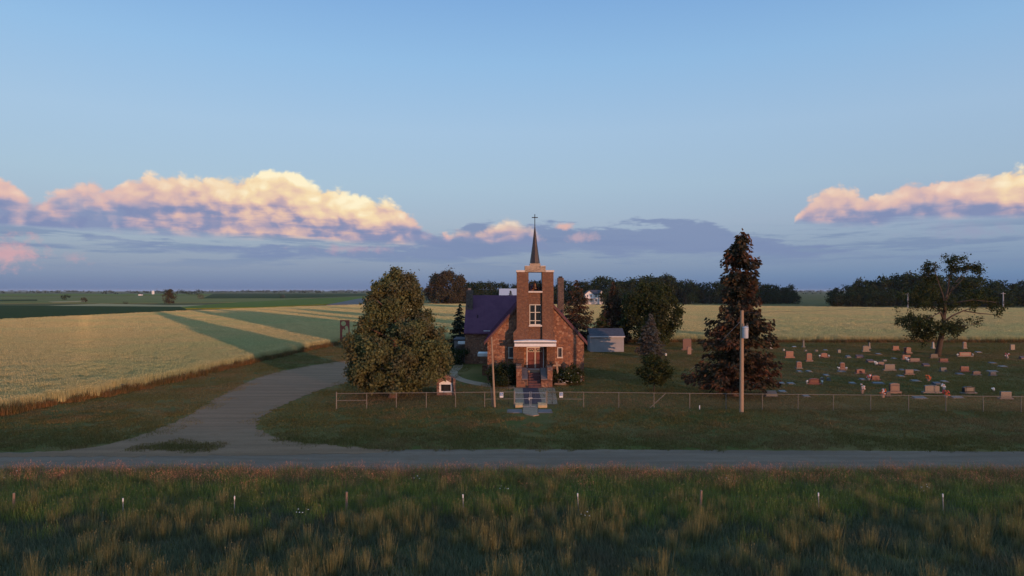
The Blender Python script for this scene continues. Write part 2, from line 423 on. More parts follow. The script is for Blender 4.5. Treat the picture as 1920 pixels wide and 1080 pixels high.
mat('roof_metal', (0.115, 0.0465, 0.0832), (0.145, 0.0589, 0.0992), 0.8, 0.75, 0.05, 3, 0.0, 0.12)
mat('barge', (0.10, 0.045, 0.04), (0.14, 0.065, 0.055), 3, 0.7)
mat('spire_copper', (0.035, 0.027, 0.026), (0.055, 0.042, 0.038), 5, 0.45, 0.1, 20, 0.3, 0.5)
mat('iron', (0.015, 0.014, 0.016), (0.03, 0.026, 0.026), 10, 0.55, 0.0, None, 0.4)
mat('door_red', (0.16, 0.045, 0.035), (0.20, 0.06, 0.045), 6, 0.5, 0.05)
mat('glass', (0.02, 0.025, 0.03), None, 1, 0.12, 0, None, 0, 0.5)
mat('stained_glass', (0.05, 0.055, 0.07), (0.10, 0.09, 0.10), 14, 0.3, 0.1, 30, 0, 0.5)
mat('bronze', (0.12, 0.06, 0.03), (0.22, 0.11, 0.06), 8, 0.5, 0.1, 20, 0.6)
mat('concrete', (0.29, 0.195, 0.125), (0.38, 0.26, 0.165), 2.2, 0.9, 0.2, 20, fine=0.12)
mat('grey_render', (0.15, 0.125, 0.12), (0.19, 0.16, 0.15), 3, 0.9, 0.1)
mat('ochre_concrete', (0.42, 0.30, 0.16), (0.52, 0.38, 0.20), 5, 0.85, 0.15)
mat('runner', (0.045, 0.035, 0.05), (0.075, 0.05, 0.06), 6, 0.95, 0.1, 60)
mat('step_red', (0.10, 0.045, 0.045), (0.15, 0.07, 0.065), 5, 0.9, 0.1, 40)
mat('old_wood', (0.20, 0.135, 0.09), (0.30, 0.21, 0.15), 5, 0.9, 0.4, 30, stretch=(6, 6, 0.5), fine=0.15)
mat('cross_wood', (0.30, 0.20, 0.13), (0.38, 0.27, 0.18), 5, 0.85, 0.3, 30, stretch=(6, 6, 0.6))
mat('bark', (0.06, 0.045, 0.035), (0.12, 0.085, 0.065), 5, 0.95, 0.8, 18, stretch=(4, 4, 0.8))
mat('bark_red', (0.12, 0.065, 0.045), (0.19, 0.11, 0.08), 5, 0.95, 0.8, 18, stretch=(4, 4, 0.8))
mat('galvanised', (0.36, 0.36, 0.37), (0.46, 0.46, 0.47), 8, 0.45, 0.05, None, 0.6)
mat('fence_tan', (0.17, 0.15, 0.12), (0.22, 0.19, 0.15), 8, 0.6, 0.05, None, 0.2)
mat('wire', (0.09, 0.085, 0.08), None, 1, 0.5, 0, None, 0.5)
mat('transformer', (0.36, 0.39, 0.42), (0.44, 0.46, 0.48), 4, 0.5, 0.05)
mat('corten', (0.24, 0.055, 0.04), (0.34, 0.085, 0.055), 4, 0.85, 0.3, 25)
mat('black_board', (0.012, 0.010, 0.010), (0.02, 0.018, 0.017), 5, 0.6)
mat('siding', (0.27, 0.27, 0.28), (0.31, 0.31, 0.32), 1.2, 0.6, 0.05)
mat('shingle_dark', (0.055, 0.055, 0.07), (0.08, 0.08, 0.095), 3, 0.9, 0.3, 20)
mat('shed_trim', (0.5, 0.5, 0.52), None, 1, 0.6)
mat('blue_sign', (0.10, 0.20, 0.38), None, 1, 0.5)
mat('white_flower', (0.80, 0.78, 0.74), (0.7, 0.66, 0.6), 8, 0.8)
mat('orange_flower', (0.72, 0.20, 0.05), (0.62, 0.10, 0.05), 18, 0.8)
mat('red_flower', (0.55, 0.05, 0.05), (0.62, 0.10, 0.08), 18, 0.8)
mat('pink_flower', (0.70, 0.42, 0.36), (0.8, 0.6, 0.5), 18, 0.8)
mat('terracotta', (0.45, 0.26, 0.18), None, 1, 0.8)
mat('brown_wall', (0.07, 0.05, 0.045), (0.10, 0.07, 0.06), 3, 0.8)
def granite(name, a, b_): return mat(name, tuple(v * 0.42 for v in a), tuple(v * 0.42 for v in b_), 30, 0.45, 0.1, 60, 0, 0.4, fine=0.2)
granite('granite_red', (0.36, 0.10, 0.065), (0.46, 0.14, 0.09))
granite('granite_deep', (0.27, 0.055, 0.045), (0.35, 0.075, 0.06))
granite('granite_rose', (0.22, 0.12, 0.115), (0.29, 0.16, 0.15))
granite('granite_pink', (0.34, 0.17, 0.125), (0.43, 0.22, 0.165))
granite('granite_grey', (0.20, 0.20, 0.19), (0.28, 0.275, 0.26))
granite('granite_beige', (0.33, 0.25, 0.20), (0.42, 0.33, 0.265))
granite('granite_black', (0.02, 0.022, 0.03), (0.04, 0.042, 0.055))
granite('marble', (0.55, 0.52, 0.46), (0.66, 0.62, 0.56))
granite('granite_blue', (0.13, 0.14, 0.17), (0.18, 0.19, 0.22))

# ------------------------------------------------------------------ ground
def shade_ridge(x, y):
    """low swell of the land behind the camera, on the sun's side: it keeps the near grass out of the sun"""
    s_ = x * math.sin(math.radians(SUN_AZ)) + y * math.cos(math.radians(SUN_AZ))
    q = x * math.cos(math.radians(SUN_AZ)) - y * math.sin(math.radians(SUN_AZ))
    h = 5.95 + 0.35 * math.sin(q / 17.0) + 0.3 * math.sin(q / 7.3 + 1.0) + 0.12 * math.sin(q / 3.1)
    return h * math.exp(-((s_ - 118) / 30.0) ** 2)

def axis(near, step, far, ratio=1.35):
    a = list(np.arange(0, near + 0.1, step)); d = step
    while a[-1] < far: d *= ratio; a.append(a[-1] + d)
    a = np.array(a); return np.concatenate([-a[:0:-1], a])
def make_ground():
    xs = axis(240, 6, 9000); ys = axis(240, 6, 9000)
    X, Y = np.meshgrid(xs, ys); Z = np.zeros_like(X)
    for i in range(X.shape[0]):
        for j in range(X.shape[1]):
            if abs(X[i, j]) < 260 and -260 < Y[i, j] < 60: Z[i, j] = shade_ridge(X[i, j], Y[i, j])  # swell added out of view to shade the foreground
    Z[Z < 0.02] = 0.0
    nx, ny = len(xs), len(ys)
    v = np.stack([X, Y, Z], -1).reshape(-1, 3)
    f = [(i * nx + j, i * nx + j + 1, (i + 1) * nx + j + 1, (i + 1) * nx + j) for i in range(ny - 1) for j in range(nx - 1)]
    me = bpy.data.meshes.new('ground'); me.from_pydata(v.tolist(), [], f); me.update()
    me.polygons.foreach_set('use_smooth', [True] * len(me.polygons))
    tag(link('ground', me, MATS['turf']), kind='structure')
# turf: mown grass, dry and worn in places
def mat_turf():
    m = bpy.data.materials.new('turf'); m.use_nodes = True; MATS['turf'] = m
    k = NT(m.node_tree); b = m.node_tree.nodes['Principled BSDF']; b.inputs['Roughness'].default_value = 0.95; b.inputs['Specular IOR Level'].default_value = 0.1
    p = k.n.new('ShaderNodeNewGeometry').outputs['Position']
    big = k.step(k.noise(p, 0.06, 4, 0.6), 0.42, 0.62); mid = k.step(k.noise(p, 0.5, 5, 0.65), 0.35, 0.7); fin = k.noise(p, 9, 4, 0.7)
    c = k.mix(big, (0.096, 0.098, 0.020), (0.165, 0.122, 0.036)); c = k.mix(k.mul(mid, 0.5), c, (0.20, 0.130, 0.050))
    hsv = k.n.new('ShaderNodeHueSaturation'); k.put(hsv.inputs['Color'], c); k.put(hsv.inputs['Value'], k.add(k.mul(k.sub(fin, 0.5), 1.4), 1.0))
    k.put(b.inputs['Base Color'], hsv.outputs[0])
    bn = k.n.new('ShaderNodeBump'); bn.inputs['Strength'].default_value = 0.9; bn.inputs['Distance'].default_value = 0.12
    k.put(bn.inputs['Height'], k.noise(p, 7, 5, 0.7)); k.put(b.inputs['Normal'], bn.outputs[0])
mat_turf()
make_ground()

def sheet(name, poly, z, m, kind='structure', h=None, edge=0.5, jag=0.0, seed=1):
    """flat polygon at height z (or a slab from the ground to z when h is set), edge resampled and roughened"""
    r = random.Random(seed); pts = []
    for i in range(len(poly)):
        a, b = Vector(poly[i]), Vector(poly[(i + 1) % len(poly)])
        n = max(1, int((b - a).length / edge)) if jag else 1
        for j in range(n):
            p = a.lerp(b, j / n)
            if jag: p = p + Vector((r.uniform(-jag, jag), r.uniform(-jag, jag)))
            pts.append((p.x, p.y))
    mb = MB()
    if h: mb.prism(pts, 'z', 0.0, z)
    else: mb.quad(*[(p[0], p[1], z) for p in pts])
    o = mb.build(name, MATS[m]); tag(o, kind=kind); return o

def smooth_poly(pts, it=2, closed=True):
    for _ in range(it):
        q = []; n = len(pts)
        for i in range(n if closed else n - 1):
            a, b = pts[i], pts[(i + 1) % n]
            q += [(a[0] * .75 + b[0] * .25, a[1] * .75 + b[1] * .25), (a[0] * .25 + b[0] * .75, a[1] * .25 + b[1] * .75)]
        pts = q
    return pts

# gravel: road across the front and the drive that swings up to the yard
def mat_gravel(nm, ca, cb, cc):
    m = bpy.data.materials.new(nm); m.use_nodes = True; MATS[nm] = m
    k = NT(m.node_tree); b = m.node_tree.nodes['Principled BSDF']; b.inputs['Roughness'].default_value = 0.95; b.inputs['Specular IOR Level'].default_value = 0.15
    p = k.n.new('ShaderNodeNewGeometry').outputs['Position']
    mp = k.n.new('ShaderNodeMapping'); mp.inputs['Scale'].default_value = (0.10, 1.1, 1); k.put(mp.inputs[0], p)
    tracks = k.step(k.noise(mp.outputs[0], 1.0, 3, 0.6), 0.35, 0.65); mid = k.noise(p, 1.2, 5, 0.65); fin = k.noise(p, 22, 3, 0.7)
    c = k.mix(tracks, ca, cb); c = k.mix(k.step(mid, 0.45, 0.75), c, cc)
    hsv = k.n.new('ShaderNodeHueSaturation'); k.put(hsv.inputs['Color'], c); k.put(hsv.inputs['Value'], k.add(k.mul(k.sub(fin, 0.5), 0.9), 1.0))
    k.put(b.inputs['Base Color'], hsv.outputs[0])
    bn = k.n.new('ShaderNodeBump'); bn.inputs['Strength'].default_value = 0.5; bn.inputs['Distance'].default_value = 0.03
    k.put(bn.inputs['Height'], k.noise(p, 14, 4, 0.7)); k.put(b.inputs['Normal'], bn.outputs[0])
mat_gravel('gravel', (0.185, 0.124, 0.086), (0.25, 0.168, 0.115), (0.21, 0.128, 0.08))
mat_gravel('dirt_gravel', (0.23, 0.130, 0.072), (0.30, 0.168, 0.095), (0.25, 0.132, 0.07))
ROAD = [(-75, 34.2), (75, 33.2), (75, 38.1), (37, 38.4), (0, 39.2), (-36, 38.2), (-75, 38.0)]
DRIVE_PX_L = [(60, 849), (130, 845), (200, 834), (250, 821), (300, 803), (333, 790), (383, 761), (417, 741), (467, 714), (517, 698), (567, 688), (640, 677), (720, 672)]
DRIVE_PX_R = [(720, 705), (640, 720), (600, 731), (560, 746), (505, 772), (478, 793), (487, 810), (520, 822), (575, 831), (660, 838)]
DRIVE = [G(*p) for p in DRIVE_PX_L] + [G(*p) for p in DRIVE_PX_R] + [(-5.5, 38.2), (-20, 37.5), (-34, 37.3)]
sheet('gravel_road', ROAD, 0.010, 'gravel', jag=0.10, edge=0.35)
sheet('gravel_drive', smooth_poly(DRIVE, 2), 0.020, 'dirt_gravel', jag=0.22, edge=0.35, seed=3)

# fields
def mat_field(name, a, b_, sc=0.02):
    return mat(name, a, b_, sc, 0.95, 0.0, None, 0, 0.05, world=True, fine=0.25)
mat_field('crop_soil', (0.24, 0.19, 0.095), (0.30, 0.23, 0.115), 0.3)
mat_field('corn_dark', (0.036, 0.050, 0.006), (0.048, 0.060, 0.009), 0.015)
mat_field('bean_green', (0.15, 0.165, 0.020), (0.175, 0.18, 0.026), 0.012)
mat_field('pasture', (0.21, 0.175, 0.042), (0.26, 0.20, 0.056), 0.01)
mat_field('stubble', (0.52, 0.34, 0.15), (0.42, 0.29, 0.13), 0.01)
mat_field('far_land', (0.035, 0.048, 0.024), (0.060, 0.068, 0.034), 0.004)
mat('yard_grey', (0.13, 0.105, 0.09), (0.17, 0.14, 0.12), 0.1, 0.95, world=True)
# wheat: left block along the drive and everything behind church and cemetery
WHEAT = [(-260, 47.0), (-38.5, 47.5), (-34.8, 62), (-33.2, 85), (-31.5, 104), (-29.5, 119), (-26, 121), (0, 122), (60, 121), (140, 120), (330, 119), (330, 315), (186, 326), (98, 386), (0, 408), (-58, 422), (-92, 395), (-132, 283), (-146, 194), (-260, 186)]
sheet('wheat_ground', [(p[0] + (-1.0 if -45 < p[0] < -28 and p[1] < 125 else 0), p[1] + (1.0 if p[1] < 130 else 0)) for p in WHEAT], 0.4, 'crop_soil', h=True)
fields = [
 ('corn_field', [(-1400, 194), (-262, 190), (-149, 198), (-136, 287), (-170, 350), (-420, 415), (-1400, 430)], 0.9, 'corn_dark'),
 ('bean_field', [G(300, 581), G(480, 578), G(690, 568), G(690, 556), G(560, 562), G(430, 569)], 0.5, 'bean_green'),
 ('stubble_field', [G(60, 575), G(190, 570), G(320, 573), G(430, 572), G(345, 578), G(180, 577)], 0.25, 'stubble'),
 ('stubble_strip', [G(90, 566), G(160, 564.5), G(165, 566), G(100, 567.5)], 0.25, 'stubble'),
 ('pasture_field', [G(-200, 572), G(60, 569), G(250, 569), G(470, 567), G(600, 559), G(400, 555), G(100, 556), G(-200, 557)], 0.12, 'pasture'),
 ('green_field', [G(-200, 555.6), G(100, 554.8), G(420, 554), G(430, 551), G(100, 551), G(-200, 551)], 0.2, 'bean_green'),
 ('dark_field', [G(380, 560), G(560, 559), G(690, 554), G(690, 550.8), G(400, 550.8)], 0.3, 'corn_dark'),
 ('dark_strip', [G(-100, 563), G(70, 562), G(70, 564.5), G(-100, 566)], 0.3, 'corn_dark'),
 ('farm_yard', [G(612, 573.5), G(690, 572.8), G(700, 560), G(672, 561)], 0.65, 'yard_grey'),
]
for nm, poly, z, m in fields: sheet(nm, poly, z, m, h=True)

# ------------------------------------------------------------------ grass and crops
PROTO = bpy.data.collections.new('plant_sources')       # sources of the instanced ground cover, not in the scene
def blades(n, size, hmin, hmax, width, lean, rng, head=0.0, headw=0.0, spread='square', tip=0.15):
    """a patch of upright blades: triangles with lean; some with a seed head"""
    if spread == 'square': P = rng.uniform(-size / 2, size / 2, (n, 2))
    else:
        a = rng.uniform(0, 2 * np.pi, n); r = np.abs(rng.normal(0, size / 2.4, n)); P = np.stack([r * np.cos(a), r * np.sin(a)], 1)
    h = rng.uniform(hmin, hmax, n)
    a = rng.uniform(0, 2 * np.pi, n); d = np.stack([np.cos(a), np.sin(a)], 1) * (width * rng.uniform(0.6, 1.3, n))[:, None] / 2
    ln = rng.normal(0, lean, (n, 2)) * h[:, None]
    if spread != 'square': ln += P * 0.5
    Z = np.zeros((n, 1))
    A = np.concatenate([P - d, Z], 1); B = np.concatenate([P + d, Z], 1)
    T = np.concatenate([P + ln, h[:, None]], 1)
    t2 = np.concatenate([d * tip, Z], 1)
    V = np.stack([A, B, T + t2, T - t2], 1)
    if head:
        m_ = rng.random(n) < head
        hh = rng.uniform(0.5, 1.0, m_.sum())[:, None] * headw
        b2 = rng.uniform(0, 2 * np.pi, m_.sum()); dd = np.stack([np.cos(b2), np.sin(b2), np.zeros_like(b2)], 1) * hh * 0.35
        c = T[m_]; up = np.concatenate([ln[m_] * 0.3, np.ones((m_.sum(), 1)) * 1.0], 1) * hh * 1.6
        H = np.stack([c - up * 0.3, c + dd, c + up, c - dd], 1)
        return V, H
    return V, None

def proto(name, V, m, H=None, mh=None):
    A = V if H is None else np.concatenate([V, H], 0)
    me = quads_mesh(name, A); me.materials.append(MATS[m])
    if H is not None:
        me.materials.append(MATS[mh]); idx = np.zeros(len(A), np.int32); idx[len(V):] = 1
        me.polygons.foreach_set('material_index', idx)
    o = bpy.data.objects.new(name, me); return o

def scatter(name, pts, rot, scl, protos, label, cat):
    c = bpy.data.collections.new(name + '_sources')
    for p in protos: c.objects.link(p)
    n = len(pts); me = bpy.data.meshes.new(name); me.vertices.add(n); me.vertices.foreach_set('co', np.asarray(pts, np.float32).reshape(-1))
    for an, arr, ty in (('rot', rot, 'FLOAT'), ('scl', scl, 'FLOAT'), ('pick', RNG.integers(0, len(protos), n), 'INT')):
        at = me.attributes.new(an, ty, 'POINT'); at.data.foreach_set('value', np.asarray(arr))
    o = link(name, me, None)
    ng = bpy.data.node_groups.new(name, 'GeometryNodeTree')
    ng.interface.new_socket('Geometry', in_out='INPUT', socket_type='NodeSocketGeometry'); ng.interface.new_socket('Geometry', in_out='OUTPUT', socket_type='NodeSocketGeometry')
    N = ng.nodes; L = ng.links
    gi = N.new('NodeGroupInput'); go = N.new('NodeGroupOutput'); ip = N.new('GeometryNodeInstanceOnPoints')
    ci = N.new('GeometryNodeCollectionInfo'); ci.inputs['Collection'].default_value = c; ci.inputs['Separate Children'].default_value = True; ci.inputs['Reset Children'].default_value = True
    def na(nm, ty):
        a = N.new('GeometryNodeInputNamedAttribute'); a.data_type = ty; a.inputs['Name'].default_value = nm; return a.outputs['Attribute']
    cx = N.new('ShaderNodeCombineXYZ'); L.new(na('rot', 'FLOAT'), cx.inputs[2])
    er = N.new('FunctionNodeEulerToRotation'); L.new(cx.outputs[0], er.inputs[0])
    L.new(gi.outputs[0], ip.inputs['Points']); L.new(ci.outputs[0], ip.inputs['Instance']); ip.inputs['Pick Instance'].default_value = True
    L.new(na('pick', 'INT'), ip.inputs['Instance Index']); L.new(er.outputs[0], ip.inputs['Rotation']); L.new(na('scl', 'FLOAT'), ip.inputs['Scale'])
    L.new(ip.outputs[0], go.inputs[0])
    md = o.modifiers.new('scatter', 'NODES'); md.node_group = ng
    tag(o, label, cat, kind='stuff'); return o

def in_poly(x, y, poly):
    ins = np.zeros(x.shape, bool); n = len(poly); j = n - 1
    for i in range(n):
        xi, yi = poly[i]; xj, yj = poly[j]
        c = ((yi > y) != (yj > y)) & (x < (xj - xi) * (y - yi) / (yj - yi + 1e-12) + xi)
        ins ^= c; j = i
    return ins
def vnoise(x, y, s, seed=0):
    """cheap smooth value noise 0..1"""
    r = np.random.default_rng(seed).random((64, 64)); u = x / s; v = y / s
    i = np.floor(u).astype(int); j = np.floor(v).astype(int); fu = u - i; fv = v - j
    fu = fu * fu * (3 - 2 * fu); fv = fv * fv * (3 - 2 * fv)
    g = lambda a, b: r[a % 64, b % 64]
    return (g(i, j) * (1 - fu) + g(i + 1, j) * fu) * (1 - fv) + (g(i, j + 1) * (1 - fu) + g(i + 1, j + 1) * fu) * fv
def jitter_grid(x0, x1, y0, y1, st, rng):
    X, Y = np.meshgrid(np.arange(x0, x1, st), np.arange(y0, y1, st)); n = X.size
    return X.ravel() + rng.uniform(-.5, .5, n) * st, Y.ravel() + rng.uniform(-.5, .5, n) * st

mat_leaf('wheat', (0.5018, 0.4158, 0.1793), (0.6189, 0.474, 0.2166), (0.4517, 0.4324, 0.1942), 0.15, world_patch=0.035)
mat_leaf('wheat_ear', (0.6821, 0.5376, 0.2618), (0.5846, 0.4872, 0.231), (0.5197, 0.4956, 0.231), 0.1, world_patch=0.035)
mat_leaf('weed', (0.162, 0.102, 0.04), (0.27, 0.132, 0.055), (0.1215, 0.096, 0.036), 0.2, patch=0.6)
mat_leaf('lawn_blade', (0.1334, 0.1245, 0.03861), (0.1985, 0.1488, 0.05578), (0.2541, 0.1624, 0.07081), 0.2, world_patch=0.10)
mat_leaf('tall_green', (0.2, 0.2478, 0.05706), (0.2732, 0.2808, 0.07022), (0.2333, 0.2247, 0.06145), 0.3, world_patch=0.3)
mat_leaf('tall_dark', (0.1227, 0.147, 0.0883), (0.1805, 0.187, 0.1019), (0.1444, 0.1336, 0.08151), 0.25, world_patch=0.25)
mat_leaf('tall_straw', (0.2119, 0.1971, 0.07995), (0.2771, 0.2313, 0.09528), (0.1875, 0.1714, 0.06919), 0.3, world_patch=0.4)
mat_leaf('seed_red', (0.58, 0.24, 0.144), (0.696, 0.312, 0.18), (0.493, 0.24, 0.132), 0.2, world_patch=0.5)  # reddish seed heads, with the low sun's red light put into the tint
mat_leaf('tall_russet', (0.403, 0.192, 0.102), (0.4805, 0.216, 0.114), (0.31, 0.18, 0.084), 0.3, world_patch=0.4)  # russet stems, red raised to carry the sunlight on the fringe
mat_leaf('seed_straw', (0.2448, 0.2067, 0.096), (0.2938, 0.2455, 0.12), (0.2081, 0.1809, 0.084), 0.2, world_patch=0.5)

def make_cover():
    r = np.random.default_rng(11)
    # wheat: patches all over the field, ears on top; finer stalks where the field is near
    near = []; far = []
    for i in range(5):
        V, H = blades(200, 1.25, 0.66, 0.86, 0.026, 0.09, r, 0.8, 0.05); near.append(proto('wheat_patch', V, 'wheat', H, 'wheat_ear'))
    for i in range(4):
        V, H = blades(260, 2.4, 0.64, 0.90, 0.05, 0.10, r, 0.75, 0.085); far.append(proto('wheat_patch', V, 'wheat', H, 'wheat_ear'))
    for x0, x1, y0, y1, st, pr, lb in ((-150, 135, 46, 135, 1.0, near, 'ripening pale wheat in the near part of the field beside the drive'), (-262, 332, 135, 425, 2.0, far, 'ripening pale wheat filling the big field behind church and cemetery')):
        x, y = jitter_grid(x0, x1, y0, y1, st, r)
        m_ = in_poly(x, y, WHEAT) & (np.abs(x) < y * 0.80 + 25); x, y = x[m_], y[m_]
        z = 0.06 + 0.16 * vnoise(x, y, 26, 3) + 0.05 * vnoise(x, y, 5, 4)
        scatter('wheat_field', np.stack([x, y, z], 1), r.uniform(0, 6.28, len(x)), r.uniform(0.94, 1.08, len(x)), pr, lb, 'wheat')
    # weedy edge of the wheat along the drive
    pr = [proto('weed_patch', blades(130, 1.2, 0.25, 0.68, 0.045, 0.25, r)[0], 'weed') for i in range(3)]
    e = [(-38.5, 47.2), (-34.8, 62), (-33.2, 85), (-31.5, 104), (-29.5, 118.6), (-26, 120.6), (0, 121.4), (60, 120.4), (140, 119.4)]
    P = [(-70, 46.6)] + e; pts = []
    for a, b in zip(P[:-1], P[1:]):
        a, b = np.array(a), np.array(b); L = np.linalg.norm(b - a)
        for t in np.arange(0, 1, 0.4 / L): pts.append(a + (b - a) * t + r.normal(0, 0.28, 2) + np.array([0.25, -0.15]))
    pts = np.array(pts); scl = r.uniform(0.6, 1.15, len(pts)); near = (pts[:, 0] < -30) & (pts[:, 1] < 53); scl[near] *= 1.25
    scatter('field_margin_weeds', np.c_[pts, np.zeros(len(pts))], r.uniform(0, 6.28, len(pts)), scl, pr, 'brown weedy grass along the edge of the wheat field', 'weeds')
    # lawn
    pr = [proto('lawn_patch', blades(420, 2.6, 0.03, 0.085, 0.05, 0.5, r)[0], 'lawn_blade') for i in range(4)]
    x, y = jitter_grid(-70, 100, 38, 122, 1.7, r)
    dr = smooth_poly(DRIVE, 1)
    m_ = (np.abs(x) < y * 0.80 + 6) & ~in_poly(x, y, WHEAT) & ~in_poly(x + r.normal(0, 0.5, len(x)), y + r.normal(0, 0.6, len(x)), dr) & ~((y < 40.2) & (y > 30)) & ~((x > -6.2) & (x < 7.4) & (y > 67) & (y < 101)) & ~((x > 0.0) & (x < 3.6) & (y < 68))
    x, y = x[m_], y[m_]
    scatter('lawn_grass', np.stack([x, y, np.zeros(len(x))], 1), r.uniform(0, 6.28, len(x)), r.uniform(0.8, 1.3, len(x)), pr, 'short mown grass of the churchyard and cemetery', 'grass')
    # verge between road and fence: a little longer
    pr = [proto('verge_patch', blades(240, 1.3, 0.05, 0.16, 0.035, 0.4, r)[0], 'lawn_blade') for i in range(3)]
    x, y = jitter_grid(-60, 60, 37.6, 52, 1.0, r)
    m_ = (y > 39.0 + 0.35 * vnoise(x, y, 1.5, 9) + np.where(x > 20, -0.3, 0)) & ~in_poly(x + r.normal(0, 0.45, len(x)), y + r.normal(0, 0.5, len(x)), dr) & ~((np.abs(x - 1.4) < 0.9) & (y > 49)) & (np.abs(x) < y * 0.8 + 4) & ~in_poly(x, y, WHEAT)
    m_ &= (y < 42.5) | (r.random(len(x)) < 0.35)
    x, y = x[m_], y[m_]
    isl = [G(*p) for p in [(235, 840), (290, 833), (340, 831), (400, 838), (405, 843), (340, 846), (270, 846)]]
    xi, yi = jitter_grid(-24, -14, 38, 41.5, 0.42, r); mi = in_poly(xi + r.normal(0, .35, len(xi)), yi + r.normal(0, .2, len(xi)), isl) & (r.random(len(xi)) < 0.7)
    x = np.concatenate([x, xi[mi]]); y = np.concatenate([y, yi[mi]])
    scatter('verge_grass', np.stack([x, y, np.zeros(len(x))], 1), r.uniform(0, 6.28, len(x)), r.uniform(0.6, 1.2, len(x)), pr, 'uneven grass verge between the gravel road and the fence', 'grass')
    # tall grass in front of the road
    D0, D1 = 17.0, 33.6
    low = [proto('low_grass_patch', blades(260, 1.1, 0.12, 0.36, 0.022, 0.30, r)[0], 'tall_dark') for i in range(4)]
    x, y = jitter_grid(-34, 34, D0, D1, 0.8, r); m_ = np.abs(x) < y * 0.8 + 2; x, y = x[m_], y[m_]
    scatter('low_grass', np.stack([x, y, np.zeros(len(x))], 1), r.uniform(0, 6.28, len(x)), r.uniform(0.8, 1.3, len(x)), low, 'dark low grass under the tall tufts in the foreground', 'grass')
    grn = []
    for i in range(4):
        V, H = blades(190, 1.0, 0.28, 0.6, 0.02, 0.22, r, 0.2, 0.035); grn.append(proto('green_grass_patch', V, 'tall_green', H, 'seed_straw'))
    x, y = jitter_grid(-34, 34, 24.5, D1, 0.55, r)
    f = 1.15 * (0.5 + 0.5 * np.tanh((y - 27.4 - 2.2 * (vnoise(x, y, 5, 21) - .5)) / 1.2)) * (0.55 + 0.9 * vnoise(x, y, 2.0, 22))
    m_ = (np.abs(x) < y * 0.8 + 2) & (r.random(len(x)) < f); x, y = x[m_], y[m_]
    scatter('green_tall_grass', np.stack([x, y, np.zeros(len(x))], 1), r.uniform(0, 6.28, len(x)), r.uniform(0.7, 1.15, len(x)), grn, 'green tall grass in the band along the wire fence', 'grass')
    red = []
    for i in range(4):
        V, H = blades(150, 0.9, 0.32, 0.66, 0.011, 0.17, r, 0.8, 0.028); red.append(proto('seed_grass_patch', V, 'tall_russet', H, 'seed_red'))
    x, y = jitter_grid(-36, 36, 29.5, 33.9, 0.5, r)
    f = np.clip((y - 30.0) / 2.4, 0, 1) * (0.35 + 1.0 * vnoise(x, y, 2.5, 31))
    m_ = (np.abs(x) < y * 0.8 + 2) & (r.random(len(x)) < f); x, y = x[m_], y[m_]
    scatter('reddish_seed_grass', np.stack([x, y, np.zeros(len(x))], 1), r.uniform(0, 6.28, len(x)), r.uniform(0.7, 1.1, len(x)), red, 'reddish seeding grass along the near edge of the gravel road', 'grass')
    tuf = []
    for i in range(5):
        V, H = blades(150, 0.34, 0.40, 0.9, 0.014, 0.10, r, 0.2, 0.03, 'round'); tuf.append(proto('straw_tuft', V, 'tall_straw', H, 'seed_straw'))
    x, y = jitter_grid(-34, 34, D0, 31.5, 0.62, r)
    d = vnoise(x, y, 1.7, 41) * 0.6 + vnoise(x, y, 0.8, 42) * 0.4
    f = np.where(d > 0.5, 0.75, 0.10) * np.where(y > 27.5, 0.45, 1.0)
    m_ = (np.abs(x) < y * 0.8 + 2) & (r.random(len(x)) < f); x, y = x[m_], y[m_]
    scatter('straw_tufts', np.stack([x, y, np.zeros(len(x))], 1), r.uniform(0, 6.28, len(x)), r.uniform(0.65, 1.15, len(x)), tuf, 'straw coloured tall grass tufts in the dark foreground', 'grass')
make_cover()
def wildflowers():
    r = random.Random(12); m = MB()
    for px, py, n in ((1728, 913, 9), (1370, 900, 5), (945, 914, 6), (22, 892, 5), (560, 957, 6), (1095, 957, 4), (785, 893, 3)):
        x, y = G(px, py, 0.55)
        for i in range(n): m.ball((x + r.gauss(0, 0.16), y + r.gauss(0, 0.2), 0.55 + r.gauss(0, 0.06)), r.uniform(0.014, 0.03), 6, 4, 0.5)
    tag(m.build('white_wildflowers', MATS['white_flower']), 'scattered tiny white wildflowers among the tall grass', 'flowers', kind='stuff')
wildflowers()

